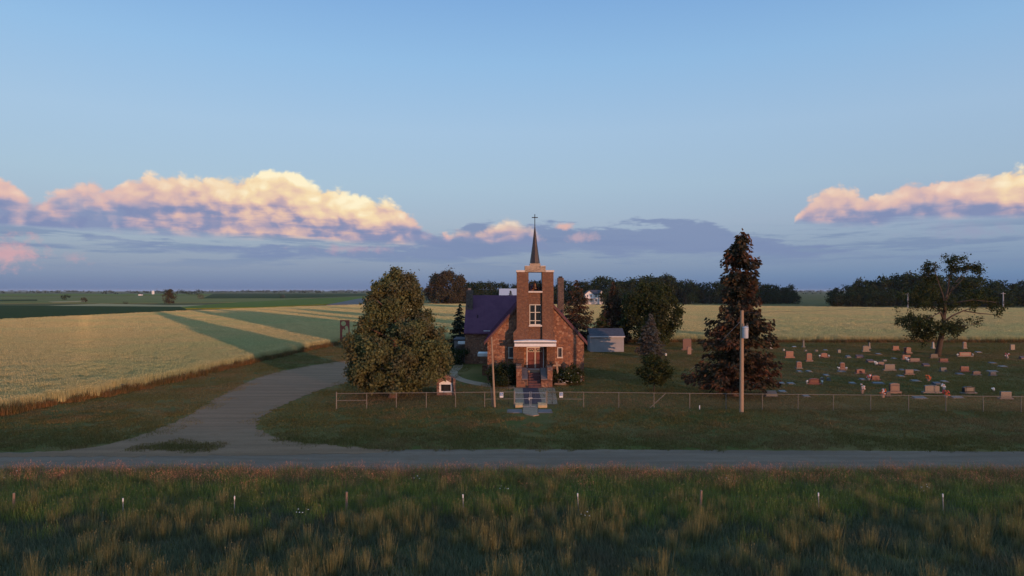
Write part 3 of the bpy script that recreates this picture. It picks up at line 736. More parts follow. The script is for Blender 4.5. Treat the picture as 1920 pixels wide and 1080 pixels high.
# ------------------------------------------------------------------ the church
def rect(x0, x1, z0, z1): return [(x0, z0), (x1, z0), (x1, z1), (x0, z1)]
def make_church():
    ch = empty('church', (2.38, 68.5, 0), 'fieldstone country church with purple metal roof and bell tower', 'church')
    XL, XR, XC, ZE, ZR = -2.46, 7.22, 2.38, 4.22, 9.6
    YF, YB = 68.5, 100.0
    sl = (ZR - ZE) / (XC - XL)
    W1 = (-0.28, 0.12, 2.42, 3.38); W2 = (4.62, 4.98, 2.46, 3.34)
    w = MB()
    w.wall([(XL, 0), (XR, 0), (XR, ZE), (XC, ZR), (XL, ZE)], [rect(*W1), rect(*W2)], YF, YF + 0.45)
    fw = w.build('wall', MATS['fieldstone'], ch)
    w = MB(); w.box(XL, XL + 0.4, YF + 0.45, YB, 0, ZE).box(XR - 0.4, XR, YF + 0.45, YB, 0, ZE)
    w.prism([(XL, 0), (XR, 0), (XR, ZE), (XC, ZR), (XL, ZE)], 'y', YB, YB + 0.4)
    w.build('wall', MATS['fieldstone'], ch)
    # nave roof: two slabs with a small overhang
    def slope(sgn, name='roof_slope'):
        e = 0.32; xe = XL - e if sgn < 0 else XR + e; ze = ZE - e * sl
        m = MB(); t = 0.14
        m.prism([(xe, ze), (XC, ZR), (XC, ZR + t), (xe, ze + t)], 'y', YF - 0.12, YB + 0.7)
        return m.build(name, MATS['roof_metal'], rf)
    m = MB(); m.box(XC - 0.12, XC + 0.12, YF - 0.10, YB + 0.6, ZR + 0.10, ZR + 0.20)
    rf = m.build('roof', MATS['roof_metal'], ch)
    slope(-1); slope(1)
    # standing seams of the two slopes and the transept
    for sgn in (-1, 1):
        e = 0.30; xe = XL - e if sgn < 0 else XR + e; ze = ZE - e * sl + 0.13
        m = MB()
        for y in np.arange(YF + 0.4, YB, 0.6): m.prism([(xe, ze), (XC, ZR + 0.13), (XC, ZR + 0.18), (xe, ze + 0.05)], 'y', y, y + 0.04)
        m.build('roof_seams', MATS['roof_metal'], rf)
    # barge boards along the gable
    for sgn in (-1, 1):
        e = 0.34; xe = XL - e if sgn < 0 else XR + e; ze = ZE - e * sl
        m = MB(); m.prism([(xe, ze - 0.22), (XC, ZR - 0.22), (XC, ZR + 0.05), (xe, ze + 0.05)], 'y', YF - 0.20, YF - 0.06)
        m.build('barge_board', MATS['barge'], ch)
    # left transept with gable to the left
    TX, T0, T1, TZE, TZR = -5.85, 85.0, 94.0, 4.0, 8.35
    tm = (T0 + T1) / 2
    m = MB(); m.box(TX + 0.4, XL, T0, T0 + 0.4, 0, TZE); m.build('wall', MATS['fieldstone'], ch)
    m = MB(); m.prism([(T0, 0), (T1, 0), (T1, TZE), (tm, TZR), (T0, TZE)], 'x', TX, TX + 0.4); m.build('wall', MATS['fieldstone'], ch)
    tr = MB(); e = 0.3; ts = (TZR - TZE) / (tm - T0)
    tr.prism([(T0 - e, TZE - e * ts), (tm, TZR), (tm, TZR + 0.15), (T0 - e, TZE - e * ts + 0.15)], 'x', TX - 0.12, XC)
    tr.prism([(T1 + e, TZE - e * ts), (tm, TZR), (tm, TZR + 0.15), (T1 + e, TZE - e * ts + 0.15)], 'x', TX - 0.12, XC)
    trf = tr.build('transept_roof', MATS['roof_metal'], ch)
    m = MB()
    for x in np.arange(TX + 0.3, XC - 0.5, 0.5): m.prism([(T0 - e, TZE - e * ts + 0.14), (tm, TZR + 0.14), (tm, TZR + 0.19), (T0 - e, TZE - e * ts + 0.19)], 'x', x, x + 0.035)
    m.build('roof_seams', MATS['roof_metal'], trf)
    m = MB(); m.tube([(-4.35, 86.6, 5.4), (-4.35, 86.6, 6.05)], 0.06, 8); m.build('vent_pipe', MATS['iron'], trf)
    m = MB(); m.box(-3.55, -2.7, 84.9, 85.25, 4.05, 4.13); m.build('flashing', MATS['white_paint'], trf)
    # chimneys
    m = MB(); m.box(TX - 0.05, TX + 0.8, 87.6, 88.5, 6.3, 9.15); c = m.build('chimney', MATS['chimney_stone'], ch, 0.03)
    m = MB(); m.box(TX + 0.18, TX + 0.57, 87.85, 88.25, 9.15, 9.42); m.build('chimney_cap', MATS['grey_render'], c)
    m = MB(); m.box(5.65, 6.42, 84.6, 85.4, 4.5, 10.7); c = m.build('chimney', MATS['chimney_stone'], ch, 0.03)
    m = MB(); m.box(5.8, 6.26, 84.75, 85.25, 10.7, 10.88); m.build('chimney_cap', MATS['iron'], c)
    # small windows of the gable
    for (x0, x1, z0, z1) in (W1, W2):
        g = MB(); g.box(x0, x1, YF + 0.16, YF + 0.19, z0, z1); wn = g.build('window', MATS['stained_glass'], ch)
        f = MB(); t = 0.075
        f.box(x0 - t, x0, YF - 0.03, YF + 0.14, z0, z1).box(x1, x1 + t, YF - 0.03, YF + 0.14, z0, z1).box(x0 - t, x1 + t, YF - 0.03, YF + 0.14, z1, z1 + t)
        f.build('frame', MATS['limestone'], wn)
        f = MB(); f.box(x0 - 0.12, x1 + 0.12, YF - 0.08, YF + 0.14, z0 - 0.13, z0); f.build('sill', MATS['limestone'], wn)
        f = MB(); f.box((x0 + x1) / 2 - 0.012, (x0 + x1) / 2 + 0.012, YF + 0.13, YF + 0.155, z0, z1)
        for q in (0.33, 0.66): f.box(x0, x1, YF + 0.135, YF + 0.15, z0 + (z1 - z0) * q - 0.01, z0 + (z1 - z0) * q + 0.01)
        f.build('glazing_bar', MATS['iron'], wn)
    # ---------------- tower
    YT, TD = 67.2, 69.4
    A, B, C, D = 0.47, 1.63, 2.98, 4.09
    m = MB(); m.box(A, B, YT, TD, 4.2, 10.93).box(C, D, YT, TD, 4.2, 10.93)
    tw = m.build('tower', MATS['tower_stone'], ch)
    for x0, x1 in ((0.13, 1.18), (3.42, 4.22)):           # broad foot of the tower either side of the doors
        m = MB(); m.box(x0, x1, YT - 0.06, TD - 0.9, 0, 4.2); m.build('tower_foot', MATS['tower_stone'], tw)
    m = MB(); m.prism([(0.13, 4.2), (0.47, 4.2), (0.47, 5.35), (0.13, 4.95)], 'y', YT - 0.03, TD - 0.9); m.build('buttress', MATS['tower_stone'], tw)
    m = MB(); m.prism([(4.09, 4.2), (4.22, 4.2), (4.22, 4.9), (4.09, 5.1)], 'y', YT - 0.03, TD - 0.9); m.build('buttress', MATS['tower_stone'], tw)
    WT = (1.72, 2.89, 5.72, 7.74)
    m = MB(); m.wall(rect(B, C, 3.72, 8.9), [rect(*WT)], YT + 0.16, YT + 0.5); m.build('tower_panel', MATS['tower_stone'], tw)
    m = MB(); m.box(B, C, TD - 0.5, TD - 0.16, 4.2, 8.9); m.build('tower_panel', MATS['tower_stone'], tw)
    m = MB(); m.box(B - 0.02, C + 0.02, YT - 0.05, TD + 0.02, 8.9, 9.06); m.build('bell_sill', MATS['limestone'], tw, 0.01)
    for p_, q_ in ((A - 0.06, 1.26), (3.31, D + 0.06)):
        m = MB(); m.box(p_, q_, YT - 0.06, TD + 0.06, 10.93, 11.12); m.build('coping', MATS['limestone'], tw, 0.01)
    m = MB(); m.box(1.26, 3.31, YT - 0.04, TD + 0.04, 10.93, 11.5); m.build('parapet', MATS['pale_stone'], tw, 0.01)
    for p_, q_ in ((1.26, 1.75), (2.82, 3.31)):
        m = MB(); m.box(p_, q_, YT - 0.05, TD + 0.05, 11.5, 11.56); m.build('coping', MATS['limestone'], tw)
    m = MB(); m.box(1.76, 2.81, YT + 0.25, TD - 0.25, 11.5, 11.80); m.build('spire_base', MATS['pale_stone'], tw, 0.01)
    # spire and cross
    yc = (YT + TD) / 2; xc = 2.285; b = 0.36
    m = MB(); n0 = len(m.v)
    m.tube([(xc, yc, 11.80), (xc, yc, 11.86)], b * 1.48, 4)
    m.tube([(xc, yc, 11.86), (xc, yc, 13.6), (xc, yc, 15.5)], [b * 1.40, b * 0.72, 0.045], 8)
    sp = m.build('spire', MATS['spire_copper'], ch)
    m = MB(); m.tube([(xc, yc, 15.45), (xc, yc, 16.75)], 0.04, 6).box(xc - 0.30, xc + 0.30, yc - 0.035, yc + 0.035, 16.38, 16.46); m.build('cross', MATS['iron'], sp)
    # tower window: 2 x 3 lights
    x0, x1, z0, z1 = WT; y = YT + 0.22; f = MB(); t = 0.07
    f.box(x0, x0 + t, y - 0.10, y + 0.1, z0, z1).box(x1 - t, x1, y - 0.10, y + 0.1, z0, z1).box(x0 + t, x1 - t, y - 0.10, y + 0.1, z1 - t, z1).box(x0 + t, x1 - t, y - 0.10, y + 0.1, z0, z0 + t)
    wn = f.build('window', MATS['cream_paint'], ch)
    xm = (x0 + x1) / 2; cols = [(x0 + t, xm - 0.05), (xm + 0.05, x1 - t)]; za, zb = z0 + 0.42, z0 + 1.24
    f = MB(); f.box(xm - 0.05, xm + 0.05, y - 0.08, y + 0.1, z0 + t, z1 - t); f.build('mullion', MATS['cream_paint'], wn)
    for (p, q) in cols:
        for zz in (za, zb):
            f = MB(); f.box(p, q, y - 0.05, y + 0.08, zz - 0.03, zz + 0.03); f.build('transom', MATS['cream_paint'], wn)
        for (r0, r1) in ((z0 + t, za - 0.03), (za + 0.03, zb - 0.03), (zb + 0.03, z1 - t)):
            f = MB(); f.box(p, q, y + 0.02, y + 0.04, r0, r1); f.build('pane', MATS['glass'], wn)
    f = MB(); f.box(x0 - 0.06, x1 + 0.06, YT - 0.02, YT + 0.2, z0 - 0.16, z0); f.build('sill', MATS['limestone'], wn)
    m = MB(); m.tube([(2.86, YT + 0.10, 4.25), (2.86, YT + 0.10, 8.85)], 0.03, 6); m.build('downpipe', MATS['iron'], tw)
    # canopy over the doors
    m = MB(); m.box(0.24, 4.28, 66.1, YT + 0.0, 3.68, 3.98); cp = m.build('canopy', MATS['white_paint'], ch, 0.01)
    m = MB(); m.box(0.5, 4.02, 66.25, YT, 3.98, 4.10); m.build('canopy_joint', MATS['iron'], cp)
    m = MB(); m.prism([(0.2, 4.10), (4.32, 4.10), (4.32, 4.22), (3.1, 4.29), (1.5, 4.29), (0.2, 4.22)], 'y', 66.05, YT + 0.05); m.build('canopy_roof', MATS['white_paint'], cp)
    # porch, doors
    m = MB(); m.box(1.18, 3.42, 68.46, 68.5, 1.3, 3.7); m.build('porch_wall', MATS['brown_wall'], ch)
    dx0, dx1, dz0, dz1 = 1.46, 3.18, 1.32, 3.46; dy = 68.2; t = 0.085
    f = MB(); f.box(dx0, dx0 + t, dy - 0.06, dy + 0.2, dz0, dz1).box(dx1 - t, dx1, dy - 0.06, dy + 0.2, dz0, dz1).box(dx0 + t, dx1 - t, dy - 0.06, dy + 0.2, dz1 - t, dz1)
    f.build('door_frame', MATS['white_paint'], ch)
    f = MB(); f.box(1.18, dx0, dy + 0.02, dy + 0.2, 1.3, 3.7).box(dx1, 3.42, dy + 0.02, dy + 0.2, 1.3, 3.7).box(dx0, dx1, dy + 0.02, dy + 0.2, dz1, 3.7); f.build('porch_wall', MATS['fieldstone'], ch)
    xm = (dx0 + dx1) / 2
    for s_, (p, q) in enumerate(((dx0 + t, xm - 0.012), (xm + 0.012, dx1 - t))):
        f = MB(); f.box(p, q, dy + 0.02, dy + 0.07, dz0, dz1 - t); dr = f.build('door', MATS['door_red'], ch)
        f = MB(); f.box(*((q - 0.05, q) if s_ == 0 else (p, p + 0.05)), dy, dy + 0.02, dz0 + 0.05, dz1 - t); f.build('meeting_stile', MATS['cream_paint'], dr)
        # half-round fan light
        cx = (p + q) / 2; zb = dz1 - 0.48; R = 0.30
        arc = [(cx + R * math.cos(a), zb + R * math.sin(a)) for a in np.linspace(0, math.pi, 13)]
        inn = [(cx + (R - 0.06) * math.cos(a), zb + 0.05 + (R - 0.09) * math.sin(a)) for a in np.linspace(0, math.pi, 13)]
        f = MB(); f.wall(arc, [inn], dy - 0.005, dy + 0.02); fl = f.build('fan_light', MATS['cream_paint'], dr)
        f = MB(); f.prism(inn, 'y', dy + 0.005, dy + 0.018); f.build('pane', MATS['glass'], fl)
        for a in (math.pi / 3, 2 * math.pi / 3):
            f = MB(); f.tube([(cx, dy - 0.002, zb + 0.05), (cx + (R - 0.07) * math.cos(a), dy - 0.002, zb + 0.04 + (R - 0.08) * math.sin(a))], 0.014, 4); f.build('glazing_bar', MATS['cream_paint'], fl)
        for zz in (dz0 + 0.18, dz0 + 0.86):
            f = MB(); f.box(p + 0.12, q - 0.12, dy + 0.004, dy + 0.02, zz, zz + 0.56); f.build('door_panel', MATS['door_red'], dr, 0.012)
        hx = q - 0.1 if s_ == 0 else p + 0.1
        f = MB(); f.tube([(hx, dy - 0.05, dz0 + 0.9), (hx, dy - 0.05, dz0 + 1.15)], 0.015, 6).box(hx - 0.01, hx + 0.01, dy - 0.05, dy + 0.03, dz0 + 0.92, dz0 + 0.94).box(hx - 0.01, hx + 0.01, dy - 0.05, dy + 0.03, dz0 + 1.11, dz0 + 1.13); f.build('handle', MATS['bronze'], dr)
    # landing, steps, cheek walls
    m = MB(); m.box(1.18, 3.42, 66.66, 68.2, 0, 1.3); st = m.build('steps', MATS['concrete'], ch)
    m = MB(); m.box(dx0 + 0.0, dx1, 67.6, 68.15, 1.3, 1.33); m.build('door_sill', MATS['white_paint'], st)
    nst = 7; rise = 1.3 / nst; run = (66.66 - 63.7) / (nst - 1)
    for i in range(nst - 1):
        y0 = 63.7 + i * run
        m = MB(); m.box(1.5, 2.74, y0, 66.66, i * rise, (i + 1) * rise); m.build('step', MATS['step_red'], st)
    for x0, x1, xi0, xi1, zt in ((0.40, 0.92, 0.92, 1.5, 2.0), (3.32, 3.82, 2.74, 3.32, 1.85)):
        m = MB(); m.prism([(64.1, 0), (67.14, 0), (67.14, zt), (64.5, zt), (64.1, zt - 0.25)], 'x', x0, x1); cw = m.build('cheek_wall', MATS['fieldstone'], st, 0.015)
        m = MB(); m.prism([(64.1, 0), (66.66, 0), (66.66, 1.5), (64.1, 0.75)], 'x', xi0, xi1); m.build('inner_cheek', MATS['fieldstone'], cw)
        m = MB(); m.prism([(64.05, 0.74), (66.66, 1.505), (66.66, 1.60), (64.05, 0.83)], 'x', xi0 - 0.0, xi1 + 0.0); m.build('sloping_cap', MATS['grey_render'], cw)
    # wrought-iron railings
    for x in (1.54, 2.70):
        m = MB(); m.tube([(x, 63.8, 0.95), (x, 66.7, 2.2), (x, 67.5, 2.2)], 0.022, 6)
        for y in np.arange(63.85, 66.7, 0.42):
            z = 0.95 + (y - 63.8) / 2.9 * 1.25; m.tube([(x, y, z - 0.93), (x, y, z)], 0.012, 5)
        m.build('railing', MATS['iron'], st)
    for x0, x1, zt in ((0.44, 1.1, 2.0), (3.34, 4.05, 1.85)):
        m = MB(); m.tube([(x0, 66.2, zt + 0.42), (x1, 66.2, zt + 0.42)], 0.022, 6).tube([(x0, 66.2, zt + 0.1), (x1, 66.2, zt + 0.1)], 0.015, 6)
        for x in np.linspace(x0, x1, 7): m.tube([(x, 66.2, zt - 0.02), (x, 66.2, zt + 0.42)], 0.014, 5)
        for x in np.linspace(x0 + 0.12, x1 - 0.12, 3): m.lathe([(0.09, -0.01), (0.09, 0.01)], (x, 66.2, zt + 0.26), 8)
        m.build('railing', MATS['iron'], st)
    # side entrances with flat white hoods
    m = MB(); m.box(-3.58, -2.46, 71.2, 73.2, 2.24, 2.56); m.build('side_canopy', MATS['white_paint'], ch, 0.01)
    m = MB(); m.box(-2.62, -2.47, 71.4, 72.6, 0, 2.1); m.build('side_door', MATS['brown_wall'], ch)
    m = MB(); m.box(-3.2, -2.47, 73.25, 73.6, 0, 1.1); m.build('side_wall', MATS['fieldstone'], ch)
    m = MB(); m.box(-7.3, TX, 86.2, 90.5, 0, 2.85); an = m.build('annex', MATS['grey_render'], ch)
    m = MB(); m.box(-7.42, TX, 86.05, 90.6, 2.85, 2.98); m.build('annex_roof', MATS['shingle_dark'], an)
    m = MB(); m.box(-6.75, TX, 85.2, 86.2, 2.42, 2.72); m.build('side_canopy', MATS['white_paint'], an, 0.01)
    m = MB(); m.box(-7.05, -6.1, 86.12, 86.2, 0, 2.1); m.build('door', MATS['brown_wall'], an)
    return ch
make_church()

# bell hung in the opening of the tower
def make_bell():
    x, y = 2.3, 68.3
    b = empty('church_bell', (x, y, 9.06), 'bronze bell in its dark iron cradle in the tower opening', 'bell')
    prof = [(0.30, 0.0), (0.31, 0.03), (0.26, 0.12), (0.20, 0.28), (0.17, 0.45), (0.16, 0.55), (0.11, 0.62), (0.02, 0.65)]
    m = MB(); m.lathe(prof, (x, y, 9.26), 20); m.build('bell_body', MATS['bronze'], b, smooth=True)
    m = MB(); m.box(x - 0.5, x + 0.5, y - 0.06, y + 0.06, 9.90, 10.02); m.build('yoke', MATS['iron'], b)
    m = MB()
    for s_ in (-1, 1):
        m.tube([(x + s_ * 0.62, y - 0.5, 9.06), (x + s_ * 0.5, y, 9.98), (x + s_ * 0.62, y + 0.5, 9.06)], 0.05, 6)
        m.tube([(x + s_ * 0.5, y, 9.1), (x + s_ * 0.5, y, 9.98)], 0.06, 6)
    m.box(x - 0.66, x + 0.66, y + 0.4, y + 0.5, 9.06, 9.2)
    m.build('cradle', MATS['iron'], b)
    m = MB(); m.tube([(x + 0.56 + 0.4 * math.cos(a) * 0.0, y + 0.42 * math.cos(a), 9.95 + 0.42 * math.sin(a) * 0.6) for a in np.linspace(-1.2, 4.3, 20)], 0.025, 5); m.build('wheel', MATS['iron'], b)
    m = MB(); m.tube([(x, y, 9.75), (x, y, 9.28)], 0.02, 6).ball((x, y, 9.24), 0.055); m.build('clapper', MATS['iron'], b)
make_bell()

# walks
sheet('front_walk', [(0.35, 54.6), (3.65, 54.6), (4.0, 63.9), (0.15, 63.9)], 0.03, 'concrete')
wp = smooth_poly([(-7.0, 85.9), (-6.1, 85.9), G(868, 689), G(858, 696), G(858, 704), G(872, 711), G(900, 717), G(935, 721), G(964, 722), G(966, 730), G(935, 728), G(900, 724), G(866, 717), G(846, 708), G(842, 698), G(848, 690)], 2)
sheet('curved_walk', wp, 0.022, 'concrete')
sheet('approach_slab', [G(981, 759.5), G(1008, 759.5), G(1008, 775), G(1011, 779), G(1000, 780.5), G(986, 778), G(980, 775)], 0.06, 'concrete', h=True)
for poly in ([G(952, 768), G(979, 768), G(979, 774.5), G(950, 774.5)], [G(1009, 768), G(1034, 768), G(1036, 774.5), G(1009, 774.5)]):
    sheet('side_slab', poly, 0.04, 'grey_render', h=True)
m = MB(); m.box(1.0, 2.42, 54.75, 63.66, 0.034, 0.05)
tag(m.build('entrance_mat', MATS['runner']), 'long dark runner mat on the front walk from gate to steps', 'mat')
for x0, x1, lb in ((G(966, 764)[0], G(980, 764)[0], 'low ochre concrete block at the left foot of the gate'), (G(1008.5, 764)[0], G(1025.5, 764)[0], 'low ochre concrete block at the right foot of the gate')):
    b0 = MB(); b0.prism([(53.0, 0), (53.75, 0), (53.75, 0.34), (53.35, 0.34), (53.0, 0.2)], 'x', x0, x1)
    tag(b0.build('concrete_block', MATS['ochre_concrete'], None, 0.02, org=(x0, 53.0, 0)), lb, 'block', 'blocks at the gate')

# wooden cross by the flower bed, leaning a little
def leaning_cross():
    c = empty('wooden_cross', (4.55, 66.3, 0), 'plain wooden cross standing in the flower bed beside the steps', 'cross')
    m = MB(); m.prism([(4.50, -0.1), (4.68, -0.1), (4.40, 2.15), (4.24, 2.15)], 'y', 66.22, 66.36); m.build('upright', MATS['cross_wood'], c)
    m = MB(); m.prism([(3.98, 1.76), (4.72, 1.80), (4.72, 1.95), (3.98, 1.91)], 'y', 66.16, 66.215); m.build('arm', MATS['cross_wood'], c)
leaning_cross()
m = MB(); m.tube([(4.1, 65.7, 0.12), (4.7, 65.55, 0.13), (5.2, 65.65, 0.11)], [0.12, 0.13, 0.10], 8)
tag(m.build('garden_log', MATS['old_wood'], None, org=(4.6, 65.6, 0)), 'short log lying at the foot of the wooden cross', 'log')

# little stone notice shelter
def kiosk():
    x0, x1, y = G(819.5, 741)[0], G(853.5, 741)[0], 59.2; xc = (x0 + x1) / 2
    k_ = empty('notice_shelter', (xc, y, 0), 'small stone notice shelter with peaked top and white framed dark board', 'shelter')
    ix0, ix1, iz0, iz1, ip = x0 + 0.20, x1 - 0.24, 0.24, 1.08, 1.38
    hole = [(ix0, iz0), (ix1, iz0), (ix1, iz1), ((ix0 + ix1) / 2, ip), (ix0, iz1)]
    m = MB(); m.wall([(x0, 0), (x1, 0), (x1, 1.42), (xc, 1.82), (x0, 1.42)], [hole], y, y + 0.7); m.build('body', MATS['kiosk_stone'], k_)
    bx0, bx1, bz0, bz1 = ix0 + 0.16, ix1 - 0.13, iz0 + 0.14, iz0 + 0.72
    m = MB(); m.wall(hole, [rect(bx0, bx1, bz0, bz1)], y + 0.05, y + 0.12); m.build('frame', MATS['white_paint'], k_)
    m = MB(); m.box(ix0, ix1, y + 0.2, y + 0.24, iz0, iz1); m.build('board', MATS['black_board'], k_)
    for zz in (0.34, 0.62): m = MB(); m.ball((ix0 + 0.05, y + 0.02, iz0 + zz), 0.05); m.build('latch', MATS['white_paint'], k_)
kiosk()

# garden shed
def shed():
    x0, y = G(1107, 660); x1 = G(1169.5, 660)[0]
    s_ = empty('garden_shed', ((x0 + x1) / 2, y, 0), 'pale grey garden shed with dark shingle roof beyond the church', 'shed')
    m = MB(); m.box(x0, x1, y, y + 4.2, 0, 2.32); m.build('walls', MATS['siding'], s_)
    for z in np.arange(0.06, 2.2, 0.19):
        m = MB(); m.prism([(y - 0.03, z), (y - 0.004, z), (y - 0.004, z + 0.17), (y - 0.012, z + 0.17)], 'x', x0 - 0.01, x1 + 0.01); m.build('siding_board', MATS['siding'], s_)
    rf = MB(); rf.prism([(y - 0.25, 2.27), (y + 2.1, 3.3), (y + 4.45, 2.27), (y + 4.45, 2.37), (y + 2.1, 3.42), (y - 0.25, 2.37)], 'x', x0 - 0.15, x1 + 0.15)
    r_ = rf.build('roof', MATS['shingle_dark'], s_)
    m = MB(); m.box(x0 - 0.15, x1 + 0.15, y - 0.29, y - 0.255, 2.2, 2.37); m.build('fascia', MATS['shed_trim'], r_)
shed()

# cut-out steel panel by the drive
def panel():
    x0, y = G(637.5, 645); x1 = G(655.5, 645)[0]; w = x1 - x0
    p = empty('steel_panel', ((x0 + x1) / 2, y, 0), 'rust red steel panel with cut-out disc and figures by the wheat', 'sculpture')
    def q(zx, zy): return (x0 + (zx - 240) / 240 * w, 4.08 - (zy - 262) / 600 * 4.08)
    cx, cz = q(327, 348); R = 0.42
    disc = [(cx + R * math.cos(a), cz + R * math.sin(a)) for a in np.linspace(0, 2 * math.pi, 24, endpoint=False)]
    fig = [q(*c) for c in [(300, 690), (300, 640), (292, 610), (296, 560), (305, 540), (300, 505), (325, 480), (348, 490), (350, 525), (372, 505), (378, 480), (362, 455), (368, 425), (395, 405), (425, 412), (435, 440), (446, 480), (455, 540), (448, 590), (425, 625), (412, 660), (410, 700), (385, 690), (330, 675), (318, 692)]]
    legs = [q(296, 862), q(296, 735), q(318, 712), q(400, 712), q(420, 735), q(420, 862)]
    outer = [q(240, 862)] + legs + [q(480, 862), q(480, 262), q(240, 262)]
    m = MB(); m.wall(outer, [disc, fig], y, y + 0.04); m.build('plate', MATS['corten'], p)
    m = MB(); m.box(x0 - 0.1, x1 + 0.1, y - 0.25, y + 0.3, 0, 0.08); m.build('footing', MATS['concrete'], p)
    m = MB(); m.box(x0 - 0.7, x0 + 0.25, y - 0.75, y - 0.45, 0, 0.22)
    tag(m.build('stone_marker', MATS['granite_pink'], None, 0.02, org=(x0, y - 0.6, 0)), 'low pink stone in front of the rust red panel', 'stone')
panel()

# ------------------------------------------------------------------ fences, poles
def fence_run(root, x0, y0, x1, y1, posts, H=1.2, mid=None, tall_ends=True):
    """posts: fractions along the run; mid: list of (i) bays with a middle rail"""
    def P(t): return (x0 + (x1 - x0) * t, y0 + (y1 - y0) * t)
    for i, t in enumerate(posts):
        x, y = P(t); end = i in (0, len(posts) - 1) and tall_ends
        m = MB(); m.tube([(x, y, 0), (x, y, H + (0.08 if end else 0.0))], 0.045 if end else 0.03, 8); po = m.build('post', MATS['fence_tan'], root)
        m = MB(); m.ball((x, y, H + (0.10 if end else 0.02)), 0.05 if end else 0.035, 8, 4, 0.7); m.build('post_cap', MATS['fence_tan'], po)
    a, b = P(posts[0]), P(posts[-1])
    m = MB(); m.tube([(*a, H), (*b, H)], 0.024, 6); m.build('top_rail', MATS['fence_tan'], root)
    for i, (t0, t1) in enumerate(zip(posts[:-1], posts[1:])):
        a, b = Vector((*P(t0), 0)), Vector((*P(t1), 0)); L = (b - a).length; d = (b - a) / L
        if mid and i in mid:
            m = MB(); m.tube([tuple(a + Vector((0, 0, 0.66))), tuple(b + Vector((0, 0, 0.66)))], 0.022, 6); m.build('middle_rail', MATS['fence_tan'], root)
        link_panel(root, a, d, L, H)
def link_panel(root, a, d, L, H, z0=0.04):
    """diamond wire netting of one bay"""
    m = MB(); st = 0.11; w = 0.0022; nn = Vector((-d.y, d.x, 0))
    def strip(p, q):
        u = (q - p).normalized().cross(nn) * w
        m.quad(p - u, p + u, q + u, q - u)
    hh = H - z0
    for s_ in np.arange(-hh, L, st):
        for sg in (1, -1):
            t0, t1 = max(0, -s_), min(hh, L - s_)
            if t1 - t0 < 0.02: continue
            xa, xb = s_ + t0, s_ + t1
            za, zb = (t0, t1) if sg == 1 else (hh - t0, hh - t1)
            off = nn * (0.004 * sg + 0.03)
            strip(a + d * xa + Vector((0, 0, z0 + za)) + off, a + d * xb + Vector((0, 0, z0 + zb)) + off)
    o = m.build('wire_netting', MATS['wire'], root); return o
FL0, FL1 = G(631, 767), G(964, 763.5)
fx = [631, 687, 742, 798, 853, 908, 964]
f1 = empty('chain_link_fence', (*FL0, 0), 'chain link fence in front of the big round tree', 'fence')
fence_run(f1, *FL0, *FL1, [(p - 631) / 333 for p in fx], mid=[0, 5])
FR0, FR1 = G(1025, 763.5), (52.0, 50.0)
fx2 = [1025, 1094, 1160, 1226, 1293, 1361, 1429, 1496, 1562, 1632, 1703, 1773, 1843, 1914]
def frac(px):
    t = 0
    lo, hi = 0.0, 1.0
    for _ in range(40):
        t = (lo + hi) / 2; X = FR0[0] + (FR1[0] - FR0[0]) * t; Y = FR0[1] + (FR1[1] - FR0[1]) * t
        if X / Y * FPX + 960 < px: lo = t
        else: hi = t
    return t
f2 = empty('chain_link_fence', (*FR0, 0), 'long chain link fence in front of the cemetery', 'fence')
fr = [frac(p) for p in fx2]; st_ = fr[-1] - fr[-2]
while fr[-1] + st_ < 1.0: fr.append(fr[-1] + st_)
fence_run(f2, *FR0, *FR1, fr, mid=[0])
def FRP(px):
    t = frac(px); return (FR0[0] + (FR1[0] - FR0[0]) * t, FR0[1] + (FR1[1] - FR0[1]) * t)
a = FRP(1218); b = FRP(1247)
m = MB(); m.tube([(a[0], a[1] - 0.06, 0.05), (b[0], b[1] - 0.06, 1.16)], 0.03, 6); m.build('brace', MATS['fence_tan'], f2)
# double gate
def gate():
    g = empty('double_gate', (*FL1, 0), 'double leaf wire gate of pipe frames on the front walk', 'gate')
    xa, xb, y = FL1[0] + 0.07, FR0[0] - 0.07, FL1[1]; xm = (xa + xb) / 2
    for p, q in ((xa, xm - 0.05), (xm + 0.05, xb)):
        m = MB(); z0, z1 = 0.08, 1.12
        for u, v in (((p, z0), (p, z1 + 0.1)), ((q, z0), (q, z1 + 0.1)), ((p, z1), (q, z1)), ((p, z0), (q, z0)), ((p, 0.68), (q, 0.68))): m.tube([(u[0], y, u[1]), (v[0], y, v[1])], 0.024, 6)
        lf = m.build('gate_leaf', MATS['galvanised'], g)
        link_panel(lf, Vector((p, y - 0.06, 0)), Vector((1, 0, 0)), q - p, 1.1, 0.1)
    m = MB(); m.box(xm - 0.16, xm + 0.16, y - 0.05, y - 0.02, 0.68, 0.76).box(xm - 0.14, xm - 0.06, y - 0.07, y - 0.02, 0.56, 0.74); m.build('latch', MATS['galvanised'], g)
gate()
